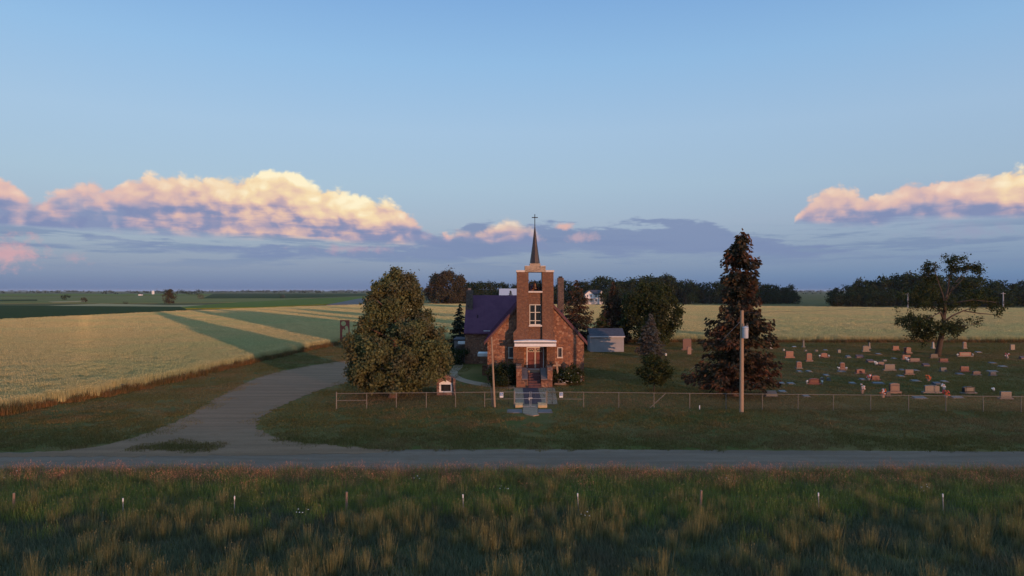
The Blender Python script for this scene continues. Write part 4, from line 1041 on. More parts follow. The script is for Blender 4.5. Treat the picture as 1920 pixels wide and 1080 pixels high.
# access signs on the fence
def sign(px, lb):
    if px < 1000: t = (px - 631) / 333; x, y = FL0[0] + (FL1[0] - FL0[0]) * t, FL0[1] + (FL1[1] - FL0[1]) * t
    else: x, y = FRP(px)
    y -= 0.07; s_ = empty('access_sign', (x, y, 0.78), lb, 'sign', 'access signs')
    m = MB(); m.box(x - 0.14, x + 0.14, y - 0.006, y, 0.78, 1.18); m.build('plate', MATS['white_paint'], s_, 0.003)
    m = MB(); m.box(x - 0.12, x + 0.12, y - 0.010, y - 0.0065, 0.90, 1.16); bl = m.build('blue_field', MATS['blue_sign'], s_)
    m = MB(); cy = y - 0.014
    m.tube([(x + 0.005 + 0.062 * math.cos(a), cy, 0.975 + 0.062 * math.sin(a)) for a in np.linspace(2.3, 6.6, 14)], 0.011, 5)
    m.ball((x - 0.022, cy, 1.125), 0.02).tube([(x - 0.02, cy, 1.10), (x - 0.012, cy, 1.03), (x + 0.045, cy, 1.025), (x + 0.07, cy, 0.955), (x + 0.095, cy, 0.965)], 0.012, 5).tube([(x - 0.016, cy, 1.065), (x + 0.04, cy, 1.062)], 0.009, 5)
    m.build('wheelchair_symbol', MATS['white_paint'], bl)
sign(940, 'blue and white wheelchair access sign left of the gate beside the wooden pole')
sign(1052, 'blue and white wheelchair access sign right of the gate')
# thin wooden pole and stub by the gate
x, y = G(928, 763)
m = MB(); m.tube([(x, y - 0.25, -0.1), (x - 0.12, y - 0.25, 2.4), (x - 0.25, y - 0.22, 5.5)], [0.085, 0.075, 0.055], 10)
po = m.build('wooden_pole', MATS['cross_wood'], None, org=(x, y - 0.25, 0)); tag(po, 'slim tall wooden pole leaning beside the gate', 'pole')
m = MB(); m.tube([(G(924.5, 760)[0], y + 0.05, -0.1), (G(921.5, 760)[0], y + 0.05, 1.45)], [0.07, 0.065], 8)
tag(m.build('fence_stub_post', MATS['old_wood'], None, org=(G(924.5, 760)[0], y, 0)), 'short wooden post next to the slim leaning pole', 'post')
for px, lb in ((953.5, 'thin black lamp rod behind the fence left of the walk'), (1035.5, 'thin black lamp rod behind the fence right of the walk')):
    x, y = G(px, 759); x, y = G(px, 757)
    r_ = empty('garden_rod', (x, y, 0), lb, 'rod', 'rods either side of the walk')
    m = MB(); m.tube([(x, y, 0), (x, y, 2.1), (x + 0.05, y, 2.25), (x + 0.16, y, 2.25), (x + 0.2, y, 2.15)], 0.014, 5); m.build('rod', MATS['iron'], r_)
    m = MB(); m.tube([(x, y, 0.0), (x, y, 0.12)], 0.04, 6); m.build('foot', MATS['iron'], r_)
# power pole with transformer
def power_pole():
    x, y = G(1390, 773); y -= 0.0
    p = empty('utility_pole', (x, y, 0), 'wooden utility pole with grey transformer can before the tall spruce', 'utility pole')
    m = MB(); m.tube([(x, y, -0.2), (x + 0.02, y, 3.5), (x + 0.05, y, 7.62)], [0.16, 0.145, 0.12], 14); m.build('pole', MATS['cross_wood'], p)
    m = MB(); m.lathe([(0.02, 0), (0.2, 0.01), (0.21, 0.06), (0.21, 0.74), (0.225, 0.76), (0.225, 0.82), (0.14, 0.88), (0.02, 0.9)], (x + 0.20, y - 0.28, 5.55), 20); t = m.build('transformer', MATS['transformer'], p, smooth=False)
    m = MB(); m.tube([(x + 0.12, y - 0.25, 6.4), (x + 0.12, y - 0.25, 6.66)], 0.035, 8).tube([(x + 0.30, y - 0.22, 6.4), (x + 0.36, y - 0.22, 6.7)], 0.03, 8); m.build('bushing', MATS['granite_beige'], t)
    m = MB(); m.tube([(x + 0.15, y - 0.05, 6.4), (x + 0.45, y - 0.1, 6.5), (x + 0.48, y - 0.1, 6.15)], 0.025, 6); m.build('fuse_arm', MATS['transformer'], p)
    gx, gy = G(1287, 700)
    m = MB(); m.tube([(x - 0.08, y + 0.1, 6.75), ((x + gx) / 2, (y + gy) / 2, 3.2), (gx, gy, 0)], 0.018, 5); m.build('guy_wire', MATS['galvanised'], p)
    x2, y2 = 140.0, 210.0
    pts = []
    for i in range(13):
        t_ = i / 12; pts.append((x + 0.05 + (x2 - x) * t_, y + (y2 - y) * t_, 7.45 + 0.7 * t_ - 2.2 * 4 * t_ * (1 - t_) * 0.5))
    m = MB(); m.tube(pts, 0.012, 4); m.build('power_line', MATS['iron'], p)
power_pole()
# distant poles
for px, py0, py1, lb in ((1702, 549, 575, 'distant pale utility pole left of the sparse tree'), (1881, 548, 576, 'distant pale utility pole right of the sparse tree')):
    D = 330.0; x = (px - 960) * D / FPX; zt = H_CAM - (py0 - HOR) * D / FPX
    m = MB(); m.tube([(x, D, 0), (x, D, zt)], [0.32, 0.24], 8).box(x - 1.1, x + 1.1, D - 0.1, D + 0.1, zt - 0.7, zt - 0.5)
    tag(m.build('utility_pole', MATS['siding'], None, org=(x, D, 0)), lb, 'utility pole', 'distant poles')
# wire fence in the tall grass
def wire_fence():
    r = random.Random(3)
    f = empty('wire_fence', (0, 27.6, 0), 'old wire fence half sunk in the tall foreground grass', 'fence')
    prev = None
    for i, (px, top, wood) in enumerate([(-190, 930, 0), (27, 924, 1), (232, 934, 0), (440, 930, 0), (650, 922, 1), (870, 927, 0), (1085, 925, 0), (1313, 919, 1), (1535, 924, 0), (1768, 926, 0), (1990, 925, 1)]):
        D = 27.6 + 0.25 * math.sin(i * 2.1); x = (px - 960) * D / FPX; zt = H_CAM - (top - HOR) * D / FPX
        m = MB(); lean = r.uniform(-0.05, 0.05); rr = 0.055 if wood else 0.022
        m.tube([(x, D, 0), (x + lean, D, zt)], [rr, rr * 0.85], 8); po = m.build('post', MATS['old_wood' if wood else 'galvanised'], f)
        if not wood: m = MB(); m.tube([(x + lean * 0.85, D, zt - 0.12), (x + lean, D, zt + 0.01)], rr * 1.15, 8); m.build('post_tip', MATS['white_paint'], po)
        if prev:
            for z in (0.35, 0.6, 0.8):
                a, b = prev; m = MB(); m.tube([(a[0], a[1] - 0.04, min(z, a[2])), ((a[0] + x) / 2, (a[1] + D) / 2 - 0.04, z - 0.04), (x, D - 0.04, min(z, zt))], 0.0016, 3); m.build('wire', MATS['wire'], f)
        prev = ((x, D, zt), None)
wire_fence()

# ------------------------------------------------------------------ graves
def headstone(px, py, wpx, hpx, m_, label, style='slab', base=None, rz=0.0, vases=0):
    x, y = G(px, py); s_ = y / FPX; w = wpx * s_ * 0.94; h = hpx * s_ * 0.92; r = random.Random(int(px * 7 + py))
    rz = r.uniform(-0.10, 0.10) if rz == 0 else rz
    o = empty('headstone', (x, y, 0), label, 'headstone', 'headstones in the cemetery', rz)
    mats = MATS[m_]; bm = MATS[base] if base else mats
    t = 0.2 + 0.02 * r.random()
    if style in ('slab', 'plain'):
        bh = min(0.22, h * 0.22) if style == 'slab' else 0.06; bw = w * (0.58 if style == 'slab' else 0.52)
        m = MB(); m.box(-bw, bw, -t * 0.95, t * 0.95, 0, bh); m.build('base', bm, o, 0.012)
        w2 = w * 0.44; c = min(0.10, h * 0.12)
        top = r.choice([0, 1, 2])
        if top == 0: prof = [(-w2, bh), (w2, bh), (w2, h - c), (w2 * 0.5, h), (-w2 * 0.5, h), (-w2, h - c)]
        elif top == 1: prof = [(-w2, bh), (w2, bh)] + [(w2 * math.cos(a), h - c + c * math.sin(a)) for a in np.linspace(0, math.pi, 9)]
        else: prof = [(-w2, bh), (w2, bh), (w2, h), (-w2, h)]
        m = MB(); m.prism(prof, 'y', -t * 0.55, t * 0.55); st = m.build('stone', mats, o, 0.008)
        if h > 0.55 and w > 0.5:
            m = MB(); m.box(-w2 * 0.72, w2 * 0.72, -t * 0.55 - 0.008, -t * 0.55 - 0.001, bh + (h - bh) * 0.22, bh + (h - bh) * 0.74); m.build('panel', bm if base else mats, st, 0.002)
    elif style == 'slant':
        m = MB(); m.box(-w / 2, w / 2, -0.3, 0.3, 0, 0.08); m.build('base', bm, o, 0.01)
        m = MB(); m.prism([(-0.26, 0.08), (0.22, 0.08), (0.22, h), (0.06, h), (-0.26, 0.08 + h * 0.3)], 'x', -w * 0.45, w * 0.45); m.build('stone', mats, o, 0.008)
    elif style == 'tablet':          # tall stone with two darker panels
        m = MB(); m.box(-w * 0.62, w * 0.62, -0.25, 0.25, 0, h * 0.18); m.build('base', bm, o, 0.012)
        m = MB(); m.prism([(-w * .5, h * .18), (w * .5, h * .18), (w * .46, h * .9), (w * .3, h), (-w * .3, h), (-w * .46, h * .9)], 'y', -0.15, 0.15); st = m.build('stone', mats, o, 0.01)
        for z0, z1 in ((0.30, 0.52), (0.64, 0.84)):
            m = MB(); m.box(-w * 0.3, w * 0.3, -0.165, -0.151, h * z0, h * z1); m.build('panel', MATS['granite_deep'], st, 0.002)
    elif style == 'obelisk':
        m = MB(); m.box(-w * 0.9, w * 0.9, -w * 0.9, w * 0.9, 0, h * 0.14); m.build('base', bm, o, 0.02)
        m = MB(); m.tube([(0, 0, h * 0.14), (0, 0, h * 0.9), (0, 0, h)], [w * 0.68, w * 0.46, 0.03], 4); m.build('stone', mats, o)
    for i in range(vases):
        sx = -1 if i == 0 else 1; m = MB(); m.lathe([(0.05, 0), (0.09, 0.2), (0.10, 0.24)], (sx * (w * 0.5 + 0.16), -0.1, 0), 8); v = m.build('vase', MATS['marble'], o)
        m = MB()
        for j in range(6): m.ball((sx * (w * 0.5 + 0.16) + r.uniform(-.08, .08), -0.1 + r.uniform(-.08, .08), 0.28 + r.uniform(0, .1)), 0.06, 6, 4)
        m.build('blossoms', MATS['white_flower'], v)
    return o
def marker(px, py, wpx, m_, label, hpx=3):
    x, y = G(px, py); s_ = y / FPX; w = max(0.5, wpx * s_); r = random.Random(int(px * 3 + py))
    o = empty('flat_marker', (x, y, 0), label, 'grave marker', 'flat grave markers', r.uniform(-0.08, 0.08))
    m = MB(); m.box(-w / 2 - 0.06, w / 2 + 0.06, -0.36, 0.36, 0, 0.055); m.build('border', MATS['concrete'], o, 0.01)
    m = MB(); m.prism([(-0.28, 0.056), (0.28, 0.056), (0.28, 0.17), (-0.28, 0.10)], 'x', -w / 2, w / 2); m.build('tablet', MATS[m_], o, 0.008)
def flowers(px, py, h, mat_a, mat_b, label, pot='marble', wide=0.2):
    x, y = G(px, py); r = random.Random(int(px + py * 5))
    o = empty('flower_pot', (x, y, 0), label, 'flowers', 'flowers on the graves')
    ph = h * 0.42
    m = MB(); m.lathe([(wide * 0.4, 0), (wide * 0.62, ph * 0.85), (wide * 0.7, ph)], (x, y, 0), 10); m.build('pot', MATS[pot], o)
    V = []
    for mm, n in ((mat_a, 10), (mat_b, 8)):
        m = MB()
        for j in range(n):
            a = r.uniform(0, 6.28); q = r.uniform(0, wide * 1.1); m.ball((x + q * math.cos(a), y + q * math.sin(a), ph + r.uniform(0.0, h - ph)), r.uniform(0.05, 0.085), 6, 4)
        m.build('blossoms', MATS[mm], o)
def Z6(zx, zy): return (1420 + zx * 0.26042, 600 + zy * 0.26042)
def HS(zx, zy, w, h, m_, label, style='slab', base=None, vases=0):
    px, py = Z6(zx, zy); headstone(px, py, w * 0.26, h * 0.26, m_, label, style, base, 0.0, vases)
HS(95, 208, 16, 52, 'marble', 'white pillar headstone at the right edge of the tall spruce', 'obelisk')
HS(332, 198, 13, 62, 'granite_grey', 'slim grey obelisk at the far left of the cemetery by the wheat', 'obelisk')
HS(190, 224, 14, 17, 'marble', 'tiny white headstone just behind the large orange-red one', 'plain')
HS(230, 274, 66, 54, 'granite_red', 'large orange-red headstone on a wide base nearest the spruce', 'slab')
HS(348, 227, 20, 14, 'granite_grey', 'tiny pale headstone right behind the tall red tablet', 'plain')
HS(372, 300, 46, 68, 'granite_red', 'tall red headstone on a stepped base near the far obelisk', 'slab', 'granite_rose')
HS(425, 229, 24, 16, 'granite_beige', 'small beige headstone at the back right of the tall red one', 'plain')
HS(478, 272, 56, 38, 'granite_deep', 'wide dark red headstone with vases on both sides in the back rows', 'slab', None, 2)
HS(587, 238, 26, 27, 'granite_grey', 'small pale grey headstone standing alone at the back', 'plain')
HS(780, 230, 50, 48, 'granite_beige', 'beige square headstone beside the blue-grey obelisk at the back', 'slab')
HS(806, 212, 13, 58, 'granite_blue', 'blue-grey obelisk behind the beige square headstone', 'obelisk')
HS(652, 273, 36, 20, 'granite_grey', 'low grey slanted headstone in the third row from the wheat', 'slant')
HS(735, 274, 60, 25, 'granite_rose', 'low rose-grey headstone right of the low grey slanted one', 'slant')
HS(995, 220, 50, 36, 'granite_red', 'red headstone close to the wheat left of the sparse tree', 'slab')
HS(1080, 242, 56, 50, 'granite_deep', 'dark red headstone close to the sparse tree trunk on its left', 'slab', 'granite_rose')
HS(810, 306, 56, 24, 'granite_rose', 'low rose headstone behind the big beige one', 'slant')
HS(1070, 286, 66, 38, 'granite_red', 'light red headstone just behind the long rose one', 'slab', 'granite_pink')
HS(1130, 304, 86, 32, 'granite_rose', 'long low rose headstone with a vase at its right end', 'slab', None, 1)
HS(888, 326, 52, 28, 'granite_rose', 'rose headstone at the upper left of the big beige one', 'slab')
HS(915, 299, 32, 14, 'granite_grey', 'tiny grey headstone behind the big beige one', 'plain')
HS(950, 366, 84, 52, 'granite_beige', 'big beige headstone in the middle of the cemetery', 'slab')
HS(1265, 206, 15, 54, 'marble', 'white pillar headstone left of the sparse tree trunk', 'obelisk')
HS(1270, 276, 62, 36, 'granite_black', 'black polished headstone at the foot of the sparse tree', 'slab')
HS(1340, 306, 66, 32, 'granite_deep', 'dark red wide headstone in front of the sparse tree', 'slab', 'granite_rose')
HS(1491, 208, 24, 54, 'granite_beige', 'tall pale headstone right of the sparse tree by the wheat', 'tablet')
HS(1492, 264, 104, 36, 'granite_red', 'long low red headstone flanked by white flower vases', 'slab', 'granite_beige', 2)
HS(1835, 217, 36, 44, 'granite_beige', 'pale upright headstone at the far right by the wheat', 'plain')
HS(1908, 282, 44, 22, 'granite_rose', 'low rose headstone at the right edge of the picture', 'slant')
HS(298, 352, 40, 58, 'granite_pink', 'pink tablet headstone with red panels nearest the spruce', 'tablet', 'granite_grey')
HS(610, 364, 36, 64, 'granite_pink', 'pink tablet headstone with red panels between two white vases', 'tablet', 'granite_rose', 2)
HS(740, 388, 76, 38, 'granite_deep', 'wide deep red headstone left of the big beige one', 'slab', 'granite_rose')
HS(1090, 396, 72, 44, 'granite_rose', 'rose headstone with light emblem right of the big beige one', 'slab', 'granite_pink')
HS(1210, 334, 52, 24, 'granite_rose', 'low rose headstone right of the long rose one', 'slant')
HS(1336, 371, 52, 32, 'granite_grey', 'grey headstone with pale cap in front of the dark red wide one', 'slab')
HS(1490, 374, 66, 44, 'granite_red', 'square red headstone in the right half of the cemetery', 'slab', 'granite_deep')
HS(1575, 399, 62, 34, 'granite_rose', 'rose headstone at the right front of the square red one', 'slab', 'granite_grey')
HS(1692, 402, 52, 32, 'granite_blue', 'blue-grey low headstone with a flat ledger behind it', 'slab', 'granite_grey')
HS(408, 464, 88, 48, 'granite_deep', 'wide bright red headstone with white vases in the left front rows', 'slab', 'granite_red', 2)
HS(466, 432, 27, 22, 'granite_beige', 'small beige block headstone behind the wide red one with vases', 'plain')
HS(512, 437, 28, 24, 'granite_grey', 'small pale grey block headstone right of the small beige block', 'plain')
HS(848, 434, 66, 38, 'granite_deep', 'deep red headstone beside the white pot with red flowers', 'slab')
HS(985, 530, 82, 84, 'granite_rose', 'tallest rose headstone near the fence on a stepped base', 'slab', 'granite_pink')
HS(938, 553, 38, 40, 'granite_black', 'small black headstone next to the tallest rose one', 'slab')
HS(1253, 529, 122, 66, 'granite_beige', 'widest beige headstone near the fence on a broad plinth', 'slab')
HS(1286, 466, 60, 22, 'granite_blue', 'low blue headstone behind the widest beige one', 'slant')
HS(1518, 531, 104, 58, 'granite_black', 'wide black headstone on a pale base near the fence', 'slab', 'granite_beige')
HS(1785, 572, 88, 62, 'granite_beige', 'pale upright headstone close to the fence at the right', 'slab')
HS(95, 551, 98, 44, 'granite_grey', 'wide grey headstone close behind the fence right of the spruce', 'slant')
headstone(*(1288, 657), 19, 24, 'granite_pink', 'tall pink headstone left of the spruce at the back of the yard', 'slab', 'granite_pink')
headstone(*(1292, 665), 9, 16, 'granite_pink', 'narrow pink headstone in front of the tall pink one', 'plain')
headstone(1428, 722, 24, 14, 'granite_rose', 'rose headstone half hidden by the right skirt of the spruce', 'slab')
for (zx, zy, w, m_, lb) in [(265, 196, 24, 'marble', 'flat white marker at the back left near the orange-red headstone'),
    (1590, 235, 38, 'granite_beige', 'flat pale marker right of the long red headstone with vases'), (1690, 313, 44, 'granite_blue', 'flat blue-grey marker alone in the right half of the lawn'),
    (1765, 339, 52, 'granite_beige', 'flat pale ledger right of the blue-grey marker'), (868, 460, 74, 'granite_blue', 'flat blue-grey ledger in front of the deep red headstone'),
    (1345, 448, 40, 'granite_beige', 'flat beige marker behind the widest beige headstone, right side'), (1136, 443, 54, 'granite_grey', 'flat grey marker left of the orange flowers'),
    (1165, 566, 88, 'granite_grey', 'large flat pale grey ledger against the fence'), (1432, 562, 78, 'granite_grey', 'flat grey ledger against the fence right of the big bouquet'),
    (240, 462, 46, 'granite_grey', 'right one of two flat grey markers left of the wide red headstone'), (168, 460, 44, 'granite_grey', 'left one of two flat grey markers left of the wide red headstone'),
    (178, 520, 48, 'granite_grey', 'flat grey marker behind the wide grey headstone near the fence'), (347, 553, 42, 'granite_grey', 'flat light marker by the fence right of the wide grey headstone'),
    (302, 374, 28, 'granite_grey', 'flat marker in front of the pink tablet near the spruce'), (370, 374, 28, 'granite_grey', 'flat marker right of the pink tablet near the spruce'),
    (605, 376, 50, 'granite_grey', 'flat marker at the foot of the pink tablet between vases'), (495, 402, 26, 'granite_grey', 'flat marker behind the two small block headstones'),
    (755, 432, 34, 'granite_grey', 'flat marker left of the white pot with red flowers'), (682, 460, 40, 'granite_grey', 'flat marker in the open lawn left of the blue-grey ledger'),
    (1030, 408, 40, 'granite_grey', 'flat marker in front of the big beige headstone'), (1455, 393, 44, 'granite_blue', 'flat marker in front of the square red headstone'),
    (1690, 374, 66, 'granite_beige', 'flat ledger behind the blue-grey low headstone'), (985, 281, 28, 'granite_grey', 'flat marker left of the light red headstone'),
    (490, 220, 26, 'granite_grey', 'flat marker behind the wide dark red headstone with vases'), (870, 248, 34, 'granite_grey', 'flat marker at the back between beige square and red headstones'),
    (1140, 368, 36, 'granite_beige', 'flat marker right of the rose headstone with emblem'), (1042, 364, 22, 'granite_grey', 'flat marker between the big beige and the rose headstone')]:
    px, py = Z6(zx, zy); marker(px, py, w * 0.26, m_, lb)
for (zx, zy, h, a_, b_, lb, pot, wd) in [(88, 458, 0.55, 'white_flower', 'white_flower', 'white pot of white flowers at the right skirt of the spruce', 'marble', 0.17),
    (755, 531, 0.85, 'pink_flower', 'white_flower', 'tall pale pink bouquet in the open lawn near the fence', 'terracotta', 0.22),
    (903, 562, 0.75, 'orange_flower', 'white_flower', 'orange and white bouquet beside the small black headstone', 'terracotta', 0.24),
    (1356, 562, 0.62, 'orange_flower', 'red_flower', 'orange bouquet in a white pot at the fence', 'marble', 0.24),
    (1340, 520, 0.75, 'pink_flower', 'white_flower', 'pale bouquet behind the orange one at the fence', 'marble', 0.2),
    (800, 437, 0.6, 'red_flower', 'white_flower', 'white pot with red flowers left of the deep red headstone', 'marble', 0.22),
    (1230, 441, 0.62, 'orange_flower', 'orange_flower', 'bright orange flowers in the middle of the right lawn', 'terracotta', 0.24),
    (1798, 279, 0.75, 'red_flower', 'white_flower', 'red and white flowers alone at the far right', 'marble', 0.26),
    (850, 328, 0.5, 'white_flower', 'white_flower', 'white flowers left of the rose headstone behind the big beige one', 'marble', 0.2),
    (1075, 302, 0.6, 'white_flower', 'pink_flower', 'white flowers at the left end of the long rose headstone', 'marble', 0.2),
    (1700, 516, 0.32, 'white_flower', 'white_flower', 'small white flower ball left of the pale headstone at the fence', 'marble', 0.12)]:
    px, py = Z6(zx, zy); flowers(px, py, h, a_, b_, lb, pot, wd)

# ------------------------------------------------------------------ trees and shrubs
mat_leaf('linden_leaf', (0.099, 0.117, 0.04914), (0.1568, 0.1604, 0.06552), (0.1238, 0.1132, 0.06006), 0.22, patch=0.5)
mat_leaf('spruce_needle', (0.042, 0.044, 0.026), (0.085, 0.060, 0.036), (0.125, 0.060, 0.038), 0.12, patch=0.55)
mat_leaf('spruce_dark', (0.022, 0.032, 0.024), (0.036, 0.044, 0.032), (0.028, 0.032, 0.022), 0.12, patch=0.6)
mat_leaf('spruce_blue', (0.085, 0.095, 0.085), (0.12, 0.12, 0.10), (0.11, 0.085, 0.065), 0.12, patch=0.6)
mat_leaf('leaf_green', (0.040, 0.056, 0.020), (0.062, 0.072, 0.026), (0.050, 0.050, 0.022), 0.22, patch=0.4)
mat_leaf('leaf_dark', (0.0224, 0.04, 0.0144), (0.0352, 0.052, 0.0192), (0.04, 0.044, 0.0192), 0.2, patch=0.12)
mat_leaf('leaf_brown', (0.060, 0.052, 0.026), (0.085, 0.066, 0.032), (0.070, 0.048, 0.028), 0.2, patch=0.12)
mat_leaf('leaf_pale', (0.13, 0.12, 0.07), (0.17, 0.14, 0.08), (0.12, 0.10, 0.06), 0.2, patch=0.12)

def rand_dir(n, r):
    v = r.normal(0, 1, (n, 3)); return v / np.linalg.norm(v, axis=1, keepdims=True)
def leaf_quads(C, Nn, size, r, asp=0.62):
    n = len(C); t = np.cross(Nn, rand_dir(n, r)); t /= np.linalg.norm(t, axis=1, keepdims=True) + 1e-9
    b = np.cross(Nn, t); s = size[:, None]
    return np.stack([C - t * s, C + b * s * asp + Nn * s * 0.12, C + t * s, C - b * s * asp + Nn * s * 0.12], 1)
def cluster(centres, outward, per, rad, size, r, bias=0.55, flat=1.0):
    n = len(centres); C = np.repeat(centres, per, 0); O = np.repeat(outward, per, 0)
    off = r.normal(0, 1, (n * per, 3)); off *= (np.repeat(rad, per)[:, None] if hasattr(rad, "__len__") else rad) * 0.5
    off[:, 2] *= flat
    C = C + off; Nn = O * bias + rand_dir(n * per, r) * 0.75 + np.array([0, 0, 0.25]); Nn /= np.linalg.norm(Nn, axis=1, keepdims=True)
    return leaf_quads(C, Nn, size * r.uniform(0.6, 1.3, n * per), r)
def prof_r(prof, z): 
    p = sorted(prof); return np.interp(z, [a for a, b in p], [b for a, b in p])

def wood_mesh(limbs, name, m):
    mb = MB()
    for pts, rad, n in limbs: mb.tube(pts, rad, n)
    me = mb.mesh(name, smooth=True); me.materials.append(MATS[m]); return me

def tree(name, x, y, label, cat, trunk_me, crown_me, group=None, rz=0.0, scale=(1, 1, 1), z=0.0):
    t = empty(name, (x, y, z), label, cat, group, rz or 1e-6); t.scale = scale
    if trunk_me: link('trunk', trunk_me, None, t)
    link('crown', crown_me, None, t)
    return t

def profile_crown(prof, clumps, per, rad, size, seed, mname, inner=0.25, noise=0.13, xy=1.0, flat=0.85, lobes=None, lobe_r=None, extra=None):
    Rm = max(p[1] for p in prof); lobes = lobes or 34; lobe_r = lobe_r or Rm * 0.26
    r = np.random.default_rng(seed); z0 = min(p[0] for p in prof); z1 = max(p[0] for p in prof)
    zz = np.linspace(z0, z1, 200); w = prof_r(prof, zz) + 0.25; cdf = np.cumsum(w); cdf /= cdf[-1]
    def surf(n, q0, q1):
        z = np.interp(r.random(n), cdf, zz); a = r.uniform(0, 2 * np.pi, n)
        lob = 1 + noise * np.sin(a * 3 + seed + z * 0.9) + noise * 0.8 * np.sin(a * 5 - z * 1.7 + seed * 2)
        R = prof_r(prof, z) * lob * r.uniform(q0, q1, n)
        return np.stack([R * np.cos(a) * xy, R * np.sin(a), z], 1), np.stack([np.cos(a), np.sin(a), np.full(n, 0.35)], 1)
    ni = int(clumps * inner); no = clumps - ni
    Ci, Oi = surf(ni, 0.3, 0.8)
    L, LO_ = surf(lobes, 0.80, 0.97); LO_ = LO_ / np.linalg.norm(LO_, axis=1, keepdims=True)
    lr = lobe_r * r.uniform(0.6, 1.3, lobes)
    if extra is not None:
        E = np.array(extra, float); L = np.concatenate([L, E[:, :3]]); lr = np.concatenate([lr, E[:, 3]]); lobes += len(E)
        eo = E[:, :3] * np.array([1, 1, 0]) + np.array([0, -0.2, 0.9]); LO_ = np.concatenate([LO_, eo / np.linalg.norm(eo, axis=1, keepdims=True)])
    pk = r.integers(0, lobes, no)
    dd = rand_dir(no, r) * 0.9 + LO_[pk] * 0.75 + np.array([0, 0, 0.25]); dd /= np.linalg.norm(dd, axis=1, keepdims=True)
    Co = L[pk] + dd * lr[pk][:, None]
    C = np.concatenate([Ci, Co]); O = np.concatenate([Oi, dd])
    lo_ = C[:, 2] < z0 - 0.1; C[lo_, 2] = z0 + r.random(lo_.sum()) * 0.4
    V = cluster(C, O, per, rad * r.uniform(0.7, 1.25, clumps), size, r, flat=flat)
    me = quads_mesh(name_of(mname), V); me.materials.append(MATS[mname]); return me
def name_of(m): return 'crown'

# the big round-headed tree by the fence
def linden():
    prof = [(10.5, 0.1), (10.0, 0.6), (9.33, 1.4), (8.4, 1.85), (7.5, 2.2), (6.6, 2.7), (5.25, 3.5), (4.34, 4.05), (3.66, 4.25), (2.5, 4.2), (1.6, 3.8), (0.95, 3.2), (0.45, 2.2)]
    x, y = G(737, 746); y += 1.5
    me = profile_crown(prof, 1700, 44, 0.42, 0.12, 5, 'linden_leaf', 0.3, 0.05, lobes=112, lobe_r=0.60, extra=[(0, 0, 10.35, 0.45), (-0.35, -0.3, 9.85, 0.6), (0.5, 0, 9.7, 0.6), (-0.7, 0.1, 9.2, 0.7), (0.9, -0.3, 9.0, 0.7), (0, -1.0, 8.9, 0.7), (-1.3, -0.4, 8.4, 0.7), (1.4, 0.2, 8.2, 0.7)])
    tr = wood_mesh([([(0.0, -1.6, -0.1), (0, -1.2, 0.6), (0, -0.3, 3.5), (0, 0, 9.5)], [0.42, 0.34, 0.24, 0.05], 12)] +
        [([(0, -0.5, 2 + i * 0.7), (2.6 * math.cos(i * 2.4), 2.4 * math.sin(i * 2.4), 3.0 + i * 0.75)], [0.12, 0.03], 6) for i in range(8)], 'trunk', 'bark_red')
    tree('linden_tree', x, y, 'big dense cone-shaped leafy tree left of the church behind the fence', 'tree', tr, me)
linden()

